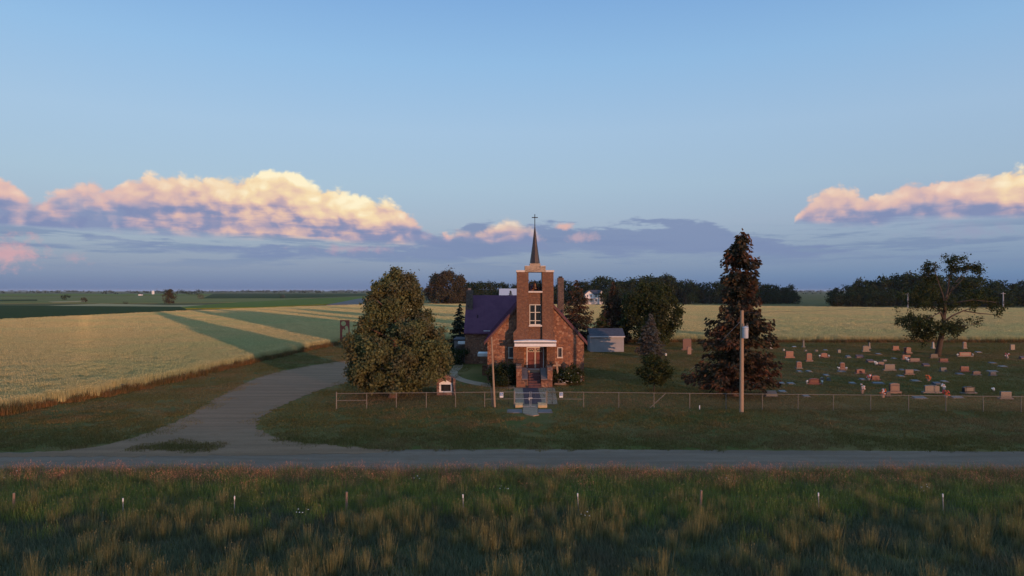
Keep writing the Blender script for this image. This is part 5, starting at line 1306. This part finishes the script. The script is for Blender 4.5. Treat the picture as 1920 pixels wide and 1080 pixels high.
def spruce_mesh(H, prof, seed, mname, step=0.34, nb=7, droop=0.30, spray=0.30, dens=1.0, lean=(0, 0), gap=0.0, z_start=None, w_sp=0.42, lmin=0.62, puff=0.0, nq=4):
    """whorls of drooping boughs clothed in hanging sprays"""
    r = np.random.default_rng(seed); Cs = []; Ds = []; S = []; limbs = []
    z = z_start if z_start is not None else min(p[0] for p in prof) + 0.2
    while z < H - 0.15:
        L0 = float(prof_r(prof, z)); n = max(4, int(nb * min(1, 0.5 + L0 / 3)))
        a0 = r.uniform(0, 6.28)
        for i in range(n):
            if gap and r.random() < gap: continue
            a = a0 + i * 6.283 / n + r.normal(0, 0.22); L = L0 * r.uniform(lmin, 1.14)
            if L < 0.12: continue
            d = np.array([math.cos(a), math.sin(a), 0]); zb = z + r.normal(0, step * 0.4)
            m_ = max(2, int(L / (0.17 / dens))); t = (np.arange(m_) + r.random(m_)) / m_; t = 0.12 + 0.88 * t
            dz = -droop * L * t ** 1.2 + 0.13 * L * t ** 3 + 0.06 * L * np.sin(t * 3)
            P = d[None, :] * (L * t)[:, None]; P[:, 2] = zb + dz
            P[:, 0] += lean[0] * zb / H; P[:, 1] += lean[1] * zb / H
            side = np.array([-d[1], d[0], 0]); wd = (0.34 * L * (1 - t) ** 0.7 * t ** 0.25 + 0.10)
            for q in range(nq):
                off = r.normal(0, 1, m_) * wd * 0.6
                C = P + side * off[:, None]; C[:, 2] -= np.abs(off) * 0.22 + r.random(m_) * 0.10 - r.normal(0, 1, m_) * puff * min(1.0, L0) * (0.35 + 0.65 * t)
                dr = d[None, :] * r.uniform(0.3, 1.0, (m_, 1)) + side * np.sign(off)[:, None] * r.uniform(0.1, 0.9, (m_, 1)) + np.array([0, 0, -1]) * r.uniform(0.1, 0.8, (m_, 1))
                Cs.append(C); Ds.append(dr / np.linalg.norm(dr, axis=1, keepdims=True)); S.append(spray * r.uniform(0.6, 1.25, m_))
            if L > 0.9: limbs.append(([(lean[0] * zb / H, lean[1] * zb / H, zb), tuple(P[-1] * 0.85 + np.array([lean[0] * zb / H, lean[1] * zb / H, zb]) * 0.15)], [0.035 * min(1.6, L / 2) + 0.01, 0.008], 4))
        z += step * r.uniform(0.75, 1.3)
    C = np.concatenate(Cs); Dd = np.concatenate(Ds); S = np.concatenate(S); n = len(C)
    nn = np.cross(Dd, rand_dir(n, r)); nn /= np.linalg.norm(nn, axis=1, keepdims=True) + 1e-9
    b = nn; s = S[:, None]
    V = np.stack([C - Dd * s * 0.5, C + b * s * w_sp * 0.5, C + Dd * s * 0.6, C - b * s * w_sp * 0.5], 1)
    me = quads_mesh('crown', V); me.materials.append(MATS[mname])
    return me, limbs

def big_spruce():
    H = 14.25
    prof = [(14.25, 0.12), (13.5, 0.85), (12.6, 1.3), (11.4, 1.65), (10.4, 2.05), (9.4, 1.9), (8.4, 2.3), (7.0, 3.2), (5.8, 2.9), (4.7, 3.4), (3.2, 3.9), (2.2, 4.2), (1.2, 3.9), (0.7, 2.8)]
    me, limbs = spruce_mesh(H, prof, 21, 'spruce_needle', 0.34, 9, 0.13, 0.36, 1.25, lean=(0.55, 0), gap=0.40, z_start=0.9, w_sp=0.62, lmin=0.42, puff=0.20, nq=6)
    tr = wood_mesh([([(0, 0, -0.1), (0.02, 0, 1.0), (0.2, 0, 6), (0.55, 0, 14.0)], [0.36, 0.28, 0.2, 0.03], 12)] + limbs, 'trunk', 'bark_red')
    x, y = G(1378, 743)
    tree('spruce_tree', x, y, 'tallest ragged spruce behind the utility pole', 'tree', tr, me)
big_spruce()

def cone_prof(H, R, z0=0.3, belly=0.18):
    return [(H, 0.05), (H * 0.85, R * 0.30), (H * 0.6, R * 0.62), (H * 0.35, R * 0.9), (H * belly, R), (z0 + 0.25, R * 0.85), (z0, R * 0.6)]
def small_spruce(px, D, H, R, seed, mname, label, **kw):
    me, limbs = spruce_mesh(H, cone_prof(H, R), seed, mname, **kw)
    tr = wood_mesh([([(0, 0, -0.1), (0, 0, H * 0.5), (0, 0, H * 0.97)], [0.09 + R * 0.05, 0.1, 0.02], 8)] + limbs[::2], 'trunk', 'bark')
    tree('spruce_tree', (px - 960) * D / FPX, D, label, 'tree', tr, me)
small_spruce(1220, 92, 6.1, 2.0, 31, 'spruce_blue', 'bluish young spruce in front of the round tree beyond the shed', step=0.26, nb=9, droop=0.2, spray=0.30, puff=0.06, nq=6)
small_spruce(862, 97, 7.4, 1.75, 32, 'spruce_dark', 'dark spruce peeping out left of the church wing', step=0.3, nb=8, droop=0.25, spray=0.38)
small_spruce(1150, 118, 10.6, 3.1, 33, 'spruce_needle', 'reddish lit spruce rising behind the garden shed', step=0.34, nb=9, droop=0.25, spray=0.44, puff=0.15, nq=6)
small_spruce(1081, 108, 11.0, 3.6, 34, 'spruce_needle', 'brownish airy spruce right behind the church chimney', step=0.42, nb=8, droop=0.2, spray=0.40, gap=0.2, puff=0.16, nq=5)
small_spruce(957, 122, 9.2, 2.4, 35, 'spruce_dark', 'dark spruce tip showing above the church roof left of the tower', step=0.42, nb=7, droop=0.28, spray=0.45)
small_spruce(1128, 112, 5.6, 2.2, 36, 'leaf_green', 'low green conifer between the church and the shed', step=0.34, nb=7, droop=0.2, spray=0.4)

def round_tree(name, px, D, z0, z1, R, seed, mname, label, clumps=260, per=34, rad=0.7, size=0.17, trunk=0.18, noise=0.12, shape=None, group=None):
    H = z1 - z0
    prof = shape or [(z1, R * 0.12), (z1 - H * 0.08, R * 0.5), (z1 - H * 0.25, R * 0.85), (z0 + H * 0.5, R), (z0 + H * 0.25, R * 0.92), (z0 + H * 0.08, R * 0.65), (z0, R * 0.3)]
    me = profile_crown(prof, clumps, per, rad, size, seed, mname, 0.3, noise)
    tr = wood_mesh([([(0, 0, -0.1), (0.05, 0, z0 + H * 0.3), (0, 0, z0 + H * 0.8)], [trunk, trunk * 0.75, trunk * 0.2], 8)] + [([(0, 0, z0 + H * 0.15), (R * 0.6 * math.cos(i * 2.2), R * 0.6 * math.sin(i * 2.2), z0 + H * 0.55)], [trunk * 0.4, 0.02], 5) for i in range(4)], 'trunk', 'bark')
    return tree(name, (px - 960) * D / FPX, D, label, 'tree' if z1 > 2.2 else 'shrub', tr, me, group)
round_tree('round_tree', 1222, 114, 0.5, 9.7, 4.2, 41, 'leaf_green', 'wide round dark green tree behind the bluish spruce', 620, 40, 0.8, 0.19, 0.3)
round_tree('round_tree', 1226, 61.5, 0.75, 3.15, 1.28, 42, 'leaf_green', 'small round lollipop tree standing alone on the churchyard lawn', 150, 40, 0.36, 0.10, 0.06)
round_tree('round_tree', 838, 425, -0.5, 19.2, 11.0, 43, 'leaf_brown', 'big round brownish tree beyond the wheat left of the church', 420, 34, 2.2, 0.6, 0.5)
# shrubs at the church wall
for px, D, z1, R, sd, lb in ((932, 66.6, 1.55, 0.95, 51, 'dark shrub at the left corner of the church front'), (947, 66.9, 1.9, 1.0, 52, 'middle dark shrub left of the church steps'), (959, 66.2, 1.45, 0.8, 53, 'dark shrub touching the left cheek wall of the steps'),
        (938, 64.9, 0.8, 0.8, 54, 'low spreading shrub in front of the dark shrubs'), (853, 84, 2.0, 1.3, 55, 'shrub beside the church annex half behind the big tree')):
    round_tree('shrub', px, D, 0.05, z1, R, sd, 'leaf_dark', lb, 90, 30, 0.3, 0.085, 0.04)
def flower_bush():
    px, D = 1069, 66.6; x = (px - 960) * D / FPX
    t = round_tree('flowering_shrub', px, D, 0.05, 1.5, 1.15, 56, 'leaf_green', 'white flowering shrub right of the wooden cross', 130, 30, 0.32, 0.085, 0.04)
    r = random.Random(8); m = MB()
    for i in range(30):
        a = r.uniform(3.3, 6.1); z = r.uniform(0.25, 1.25); q = 1.12 * (1 - max(0, z - 0.8) * 0.6)
        m.ball((q * math.cos(a), q * math.sin(a) - 0.05, z), r.uniform(0.04, 0.085), 7, 4, 0.7)
    link('blossoms', m.mesh('blossoms'), MATS['white_flower'], t)
    round_tree('shrub', 1048, 66.9, 0.05, 1.3, 0.75, 57, 'leaf_dark', 'dark shrub behind the wooden cross', 80, 30, 0.3, 0.085, 0.04)
flower_bush()

# the sparse old tree in the cemetery: limbs set out one by one, leaves in clumps at their ends
def sparse_tree():
    D = 94.5; bx = (1757 - 960) * D / FPX; S = D / FPX
    def Q(px, py, dy=0.0): return ((px - 1757) * S, dy, H_CAM - (py - HOR) * S)
    r = np.random.default_rng(61); limbs = []
    base = Q(1757, 668); z0 = base[2]
    trunk = [(0, 0, -0.2), Q(1763, 640), Q(1769, 612), Q(1770, 590), Q(1776, 560, 0.3), Q(1783, 525, 0.4), Q(1787, 498, 0.2)]
    limbs.append((trunk, [0.42, 0.34, 0.30, 0.24, 0.17, 0.11, 0.05], 10))
    L = [([Q(1769, 600), Q(1755, 585, -1), Q(1735, 590, -2), Q(1715, 600, -2.2)], 0.15), ([Q(1768, 612), Q(1745, 615, 1.5), Q(1712, 612, 2.5), Q(1690, 608, 3)], 0.13),
         ([Q(1770, 603), Q(1790, 592, 0.5), Q(1815, 583, 1), Q(1845, 588, 1), Q(1868, 590, 0.6), Q(1880, 596, 0.5)], 0.14), ([Q(1772, 590), Q(1760, 555, -1), Q(1748, 525, -1.2), Q(1742, 500, -1)], 0.11),
         ([Q(1776, 560), Q(1800, 535, 1.5), Q(1822, 512, 1.8), Q(1832, 502, 1.8)], 0.09), ([Q(1777, 552), Q(1795, 525, -1), Q(1805, 503, -1.2)], 0.07), ([Q(1770, 605), Q(1790, 610, -1.5), Q(1815, 605, -2.5)], 0.09),
         ([Q(1770, 585), Q(1735, 565, 1), Q(1712, 560, 1.5)], 0.10), ([Q(1774, 570), Q(1810, 562, -1.5), Q(1850, 566, -1.8)], 0.10), ([Q(1815, 583, 1), Q(1850, 575, 2), Q(1885, 578, 2)], 0.06), ([Q(1783, 520, .4), Q(1782, 490, 0.6)], 0.05)]
    for p, rd in L: limbs.append((p, list(np.linspace(rd, 0.02, len(p))), 6))
    for i in range(46):                                # bare twigs hanging from the right limb and elsewhere
        k_ = L[[2, 2, 9, 8, 6, 3, 4][i % 7]][0]; j = r.integers(1, len(k_)); a = np.array(k_[j]); e = a + np.array([r.normal(0.5, 0.7), r.normal(0, 0.5), r.normal(-0.35, 0.5)])
        limbs.append(([tuple(a), tuple(e)], [0.018, 0.006], 3))
    tr = wood_mesh(limbs, 'trunk', 'bark')
    C = []
    def blob(px, py, rx, ry, n, dy=0.0, dyr=1.2):
        for _ in range(n):
            v = r.normal(0, 0.48 if py > 530 else 0.36, 3); C.append(((px - 1757) * S + v[0] * rx * S, dy + v[1] * dyr, H_CAM - (py - HOR) * S + v[2] * ry * S))
    blob(1742, 505, 17, 20, 20); blob(1748, 525, 20, 9, 8); blob(1785, 488, 16, 12, 16); blob(1790, 505, 20, 16, 16); blob(1812, 502, 14, 12, 10); blob(1832, 505, 15, 12, 14)
    blob(1725, 562, 38, 22, 46, 0, 2.2); blob(1765, 555, 26, 20, 16, 0, 2); blob(1735, 540, 30, 12, 14)
    blob(1830, 562, 50, 20, 40, 0, 2.2); blob(1868, 572, 22, 14, 14); blob(1815, 535, 26, 14, 12); blob(1790, 575, 40, 10, 12, 0, 2)
    blob(1705, 602, 24, 12, 34, 0, 2.2); blob(1735, 612, 34, 16, 70, 0, 2.4); blob(1770, 615, 26, 14, 30, -1.0, 2); blob(1795, 612, 22, 9, 12); blob(1825, 604, 16, 5, 5); blob(1715, 632, 14, 6, 8); blob(1745, 628, 24, 8, 18)
    C = np.array(C); O = rand_dir(len(C), r); O[:, 2] = np.abs(O[:, 2])
    V = cluster(C, O, 40, np.full(len(C), 0.52), 0.135, r, 0.4)
    me = quads_mesh('crown', V); me.materials.append(MATS['leaf_green'])
    tree('old_sparse_tree', bx, D, 'gaunt sparse tree with bare lower limbs in the cemetery', 'tree', tr, me)
sparse_tree()

# ------------------------------------------------------------------ far trees, one by one
def far_trees():
    r = np.random.default_rng(71); R_ = random.Random(5)
    dec = []
    for i in range(7):
        H = 10.0; w = [3.6, 4.2, 3.2, 4.6, 3.9, 3.0, 4.4][i]
        prof = [(H, w * 0.15), (H * 0.93, w * 0.55), (H * 0.75, w * 0.9), (H * 0.5, w), (H * 0.28, w * 0.92), (H * 0.1, w * 0.75), (0.2, w * 0.6)]
        me = profile_crown(prof, 130, 15, 1.3, 0.42, 100 + i, 'leaf_dark', 0.25, 0.16)
        tr = wood_mesh([([(0, 0, -0.1), (0.1, 0, 3), (0, 0, 7)], [0.25, 0.2, 0.05], 6)], 'trunk', 'bark'); dec.append((me, tr))
    con = []
    for i in range(2):
        me, limbs = spruce_mesh(10.0, cone_prof(10, 2.7), 200 + i, 'spruce_dark', step=0.7, nb=6, spray=0.8, dens=0.35, w_sp=0.5)
        tr = wood_mesh([([(0, 0, -0.1), (0, 0, 9)], [0.2, 0.04], 6)], 'trunk', 'bark'); con.append((me, tr))
    def put(px, D, top, lb, grp, kind='dec', wid=1.0):
        z = H_CAM + (HOR - top) * D / FPX; me, tr = R_.choice(dec if kind == 'dec' else con); s_ = max(0.15, z / 10.0)
        sx = s_ * wid * R_.uniform(0.85, 1.25)
        tree('distant_tree' if kind == 'dec' else 'distant_spruce', (px - 960) * D / FPX, D, lb, 'tree', tr, me, grp, R_.uniform(0.1, 6.2), (sx, sx, s_))
    topc = [(868, 530), (890, 527), (930, 531), (960, 528), (1000, 530), (1045, 526), (1090, 530), (1110, 525), (1130, 521), (1160, 525), (1190, 522), (1208, 515), (1225, 519), (1250, 517), (1275, 522), (1300, 527), (1320, 530), (1345, 529), (1400, 528), (1450, 532), (1470, 533), (1488, 537)]
    for px in np.arange(872, 1488, 13.0):
        p = px + R_.uniform(-5, 5); top = np.interp(p, [a for a, b in topc], [b for a, b in topc]) + R_.uniform(0, 7)
        w_ = 'left of the church tower' if p < 968 else 'between the tower and the white farmhouse' if p < 1095 else 'behind the white farmhouse' if p < 1140 else 'between the farmhouse and the tallest spruce' if p < 1345 else 'right of the tallest spruce'
        put(p, R_.uniform(478, 510), top, 'tall dark tree in the distant shelterbelt ' + w_, 'shelterbelt trees ' + w_)
    for px in np.arange(868, 1500, 16.0):
        p = px + R_.uniform(-6, 6)
        if 1088 < p < 1136: continue
        k_ = 'con' if 1250 < p < 1345 and R_.random() < 0.7 else 'dec'
        put(p, R_.uniform(462, 474), R_.uniform(543, 553) + (2 if p > 1440 else 0), ('lower tree in the front row of the distant shelterbelt ' + ('left of the farmhouse' if p < 1100 else 'between farmhouse and tallest spruce' if p < 1345 else 'right of the tallest spruce')) if k_ == 'dec' else 'small spruce in the front row of the middle shelterbelt', ('shelterbelt front row ' + ('left' if p < 1100 else 'middle' if p < 1345 else 'right')) if k_ == 'dec' else 'shelterbelt spruces', k_, 1.25)
    topr = [(1560, 545), (1580, 538), (1600, 532), (1630, 526), (1660, 522), (1690, 514), (1730, 515), (1770, 520), (1800, 516), (1840, 522), (1870, 530), (1900, 534), (1930, 526), (2000, 528)]
    for px in np.arange(1568, 2000, 15.0):
        p = px + R_.uniform(-6, 6); top = np.interp(p, [a for a, b in topr], [b for a, b in topr]) + R_.uniform(0, 7)
        put(p, R_.uniform(402, 432), top, 'tall dark tree in the right-hand wood ' + ('left of the sparse tree' if p < 1690 else 'behind the sparse tree' if p < 1880 else 'at the right edge'), 'right wood, ' + ('left part' if p < 1690 else 'middle part' if p < 1880 else 'edge part'))
    for px in np.arange(1575, 2000, 17.0):
        put(px + R_.uniform(-6, 6), R_.uniform(385, 398), R_.uniform(540, 556), 'lower tree at the front edge of the right-hand wood', 'right wood, front row', 'dec', 1.3)
    put(1131, 448, 549, 'small tree before the right corner of the white farmhouse', None); put(1091, 450, 551, 'small tree before the left corner of the white farmhouse', None)
    # single trees and bushes out on the left-hand fields
    for px, base, top, m_, lb, wd in ((122, 562.5, 552.5, 'leaf_dark', 'dark round bush alone on the far left fields', 1.5), (158, 567, 558, 'leaf_brown', 'small brown bush right of the dark round bush', 1.1), (318, 570.5, 544, 'leaf_brown', 'tall reddish brown tree on the left-hand fields', 0.75), (312, 553, 543.5, 'leaf_dark', 'dark far tree behind the tall reddish brown one', 1.6),
            (340, 553, 544, 'leaf_dark', 'left dark tree of the far clump beside the reddish tree', 1.8), (356, 553, 545, 'leaf_dark', 'middle dark tree of the far clump beside the reddish tree', 1.9), (372, 553, 544, 'leaf_dark', 'right dark tree of the far clump beside the reddish tree', 1.8),
            (376, 561, 553, 'leaf_pale', 'pale bush right of the tall reddish brown tree', 1.3), (530, 559.5, 552.5, 'leaf_pale', 'pale bush alone in the middle of the far left fields', 1.2), (235, 570, 566, 'leaf_brown', 'flat brown bush on the stubble strip', 2.5), (795, 556, 540, 'leaf_dark', 'dark far tree just right of the big cone-shaped tree', 1.0)):
        D = H_CAM * FPX / (base - HOR); H = (base - top) * D / FPX; w = H * 0.42 * wd
        prof = [(H, w * 0.2), (H * 0.9, w * 0.6), (H * 0.65, w), (H * 0.35, w), (H * 0.08, w * 0.75)]
        me = profile_crown(prof, 70, 20, H * 0.13, H * 0.045, int(px), m_, 0.3, 0.15)
        tr = wood_mesh([([(0, 0, -0.1), (0, 0, H * 0.6)], [H * 0.03, H * 0.01], 6)], 'trunk', 'bark')
        tree('field_tree', (px - 960) * D / FPX, D, lb, 'tree' if H > 6 else 'bush', tr, me)
    # the wooded horizon, one mass
    V = []
    for D, n, h in ((1900, 60, 7), (2600, 170, 8), (3600, 340, 10), (5200, 520, 12), (7400, 620, 15)):
        az = r.uniform(-0.72, 0.72, n); dens = vnoise(az * 40, np.full(n, D / 100.0), 3.0, 5); keep = dens > (0.62 if D < 3000 else 0.42); az = az[keep]
        x = D * np.sin(az) / np.cos(az) * 1.0; y = np.full(len(az), float(D)) + r.uniform(-150, 150, len(az))
        hh = h * r.uniform(0.5, 1.1, len(az)); C = np.stack([x, y, hh * 0.5], 1)
        for k_ in range(8):
            cc = C + r.normal(0, 1, C.shape) * np.stack([hh * 1.1, hh * 0.5, hh * 0.18], 1)
            V.append(leaf_quads(cc, rand_dir(len(cc), r), hh * 0.55, r, 0.8))
    me = quads_mesh('horizon_woods', np.concatenate(V)); tag(link('horizon_woods', me, MATS['leaf_dark']), 'far-off strip of woods along the hazy horizon', 'woods', kind='stuff')
far_trees()

# ------------------------------------------------------------------ far buildings
def farmhouse():
    D = 455.0; S = D / FPX; x0 = (1097 - 960) * S; x1 = (1133 - 960) * S; xm = (1114 - 960) * S
    h = empty('farmhouse', ((x0 + x1) / 2, D, 0), 'white two-storey farmhouse with dark roof beyond the wheat', 'house')
    ze, zr = H_CAM - (551.5 - HOR) * S, H_CAM - (544 - HOR) * S
    def gable(xa, xb, ya, yb):
        xc = (xa + xb) / 2
        m = MB(); m.prism([(xa, 0), (xb, 0), (xb, ze), (xc, zr - 0.4), (xa, ze)], 'y', ya, yb); m.build('wall', MATS['white_paint'], h)
        e = 0.5; m = MB(); sl = (zr - ze) / (xb - xc)
        m.prism([(xa - e, ze - e * sl), (xc, zr - 0.4), (xb + e, ze - e * sl), (xb + e, ze - e * sl + 0.35), (xc, zr), (xa - e, ze - e * sl + 0.35)], 'y', ya - 0.5, yb + 0.5); m.build('roof', MATS['shingle_dark'], h)
    gable(x0, xm - 0.3, D, D + 9); gable(xm + 3.4, x1, D + 0.5, D + 9)
    m = MB(); m.box(xm - 0.3, xm + 3.4, D + 1.5, D + 8, 0, ze); m.build('wall', MATS['white_paint'], h)
    m = MB(); m.prism([(D + 0.8, ze - 0.1), (D + 4.8, zr - 0.2), (D + 8.8, ze - 0.1), (D + 8.8, ze + 0.2), (D + 4.8, zr + 0.1), (D + 0.8, ze + 0.2)], 'x', xm - 2.5, xm + 5.5); m.build('roof', MATS['shingle_dark'], h)
    for x in (x0 + 1.2, x0 + 3.6, xm + 1.0, xm + 4.4, x1 - 1.8):
        for z in (2.2, 4.9):
            y = D + 1.5 if xm - 0.3 < x < xm + 3.0 else (D if x < xm else D + 0.5)
            m = MB(); m.box(x, x + 0.9, y - 0.05, y - 0.01, z, z + 1.4); w = m.build('window', MATS['glass'], h)
            m = MB(); m.box(x - 0.12, x, y - 0.09, y - 0.012, z - 0.1, z + 1.5).box(x + 0.9, x + 1.02, y - 0.09, y - 0.012, z - 0.1, z + 1.5).box(x, x + 0.9, y - 0.09, y - 0.055, z + 0.64, z + 0.76); m.build('frame', MATS['white_paint'], w)
    m = MB(); m.box(x0 - 0.5, xm, D - 2.4, D - 0.06, 3.7, 3.95)
    for x in np.linspace(x0 - 0.3, xm - 0.2, 4): m.box(x - 0.1, x + 0.1, D - 2.3, D - 2.1, 0, 3.7)
    m.build('porch', MATS['siding'], h)
    m = MB(); m.box(x0 - 6.5, x0 - 0.6, D + 3, D + 9, 0, 4.2); g = m.build('garage', MATS['white_paint'], h)
    m = MB(); m.prism([(D + 2.6, 4.1), (D + 6, 5.4), (D + 9.4, 4.1), (D + 9.4, 4.3), (D + 6, 5.7), (D + 2.6, 4.3)], 'x', x0 - 6.8, x0 - 0.6); m.build('garage_roof', MATS['shingle_dark'], g)
farmhouse()
def barn():
    D = 300.0; S = D / FPX; x0 = (935.5 - 960) * S; x1 = (985 - 960) * S; zr = H_CAM + (HOR - 541) * S
    b = empty('pole_barn', ((x0 + x1) / 2, D, 0), 'pale metal barn roof showing above the church roof', 'barn')
    m = MB(); m.box(x0 + 0.3, x1 - 0.3, D, D + 14, 0, 5.6); m.build('wall', MATS['siding'], b)
    m = MB(); m.prism([(D - 0.6, 5.4), (D + 7, zr - 0.25), (D + 14.6, 5.4), (D + 14.6, 5.65), (D + 7, zr), (D - 0.6, 5.65)], 'x', x0, x1); m.build('roof', MATS['shed_trim'], b)
    m = MB(); m.box((x0 + x1) / 2 - 2, (x0 + x1) / 2 + 2, D - 0.05, D - 0.005, 0, 4); m.build('door', MATS['grey_render'], b)
barn()
def silo():
    D = 1700.0; x = (287 - 960) * D / FPX
    s_ = empty('grain_silo', (x, D, 0), 'tiny pinkish white silo on the far left horizon', 'silo')
    m = MB(); m.lathe([(3.2, 0), (3.2, 8.0)], (x, D, 0), 14); m.build('drum', MATS['white_paint'], s_)
    m = MB(); m.lathe([(3.3, 8.0), (0.4, 10.2)], (x, D, 0), 14); m.build('cap', MATS['white_paint'], s_)
    D = 1250.0; x = (262 - 960) * D / FPX
    f = empty('far_farm_building', (x, D, 0), 'tiny white farm building left of the far silo', 'building')
    m = MB(); m.box(x - 2.6, x + 2.6, D, D + 6, 0, 2.4); m.build('wall', MATS['white_paint'], f)
    m = MB(); m.prism([(D - 0.3, 2.4), (D + 3, 4.0), (D + 6.3, 2.4)], 'x', x - 3, x + 3); m.build('roof', MATS['shingle_dark'], f)
silo()
x, y = G(1248.5, 682)
lt = empty('garden_lantern', (x, y, 0), 'dark garden lantern post with pale top right of the bluish spruce', 'lantern')
m = MB(); m.tube([(x, y, 0), (x, y, 1.0)], 0.05, 6); m.build('post', MATS['iron'], lt)
m = MB(); m.lathe([(0.10, 0), (0.13, 0.22), (0.02, 0.32)], (x, y, 1.0), 8); m.build('lamp_head', MATS['cream_paint'], lt)
# small white valve pipe in the verge
x, y = G(1311.5, 768)
m = MB(); m.tube([(x, y, 0), (x, y, 0.28)], 0.035, 8).ball((x, y, 0.29), 0.045, 8, 4)
tag(m.build('marker_pipe', MATS['white_paint'], None, org=(x, y, 0)), 'short white pipe sticking out of the grass in front of the fence', 'pipe')

# ------------------------------------------------------------------ air
def haze():
    m = bpy.data.materials.new('haze'); m.use_nodes = True; t = m.node_tree; t.nodes.clear()
    v = t.nodes.new('ShaderNodeVolumePrincipled'); v.inputs['Color'].default_value = (0.80, 0.88, 1.0, 1); v.inputs['Density'].default_value = 4.5e-5; v.inputs['Anisotropy'].default_value = 0.0
    o = t.nodes.new('ShaderNodeOutputMaterial'); t.links.new(v.outputs[0], o.inputs['Volume'])
    mb = MB(); mb.box(-14000, 14000, -14000, 14000, -1.0, 24.0)
    tag(mb.build('haze', m), 'thin blue evening haze over the plain', 'haze', kind='stuff')
haze()
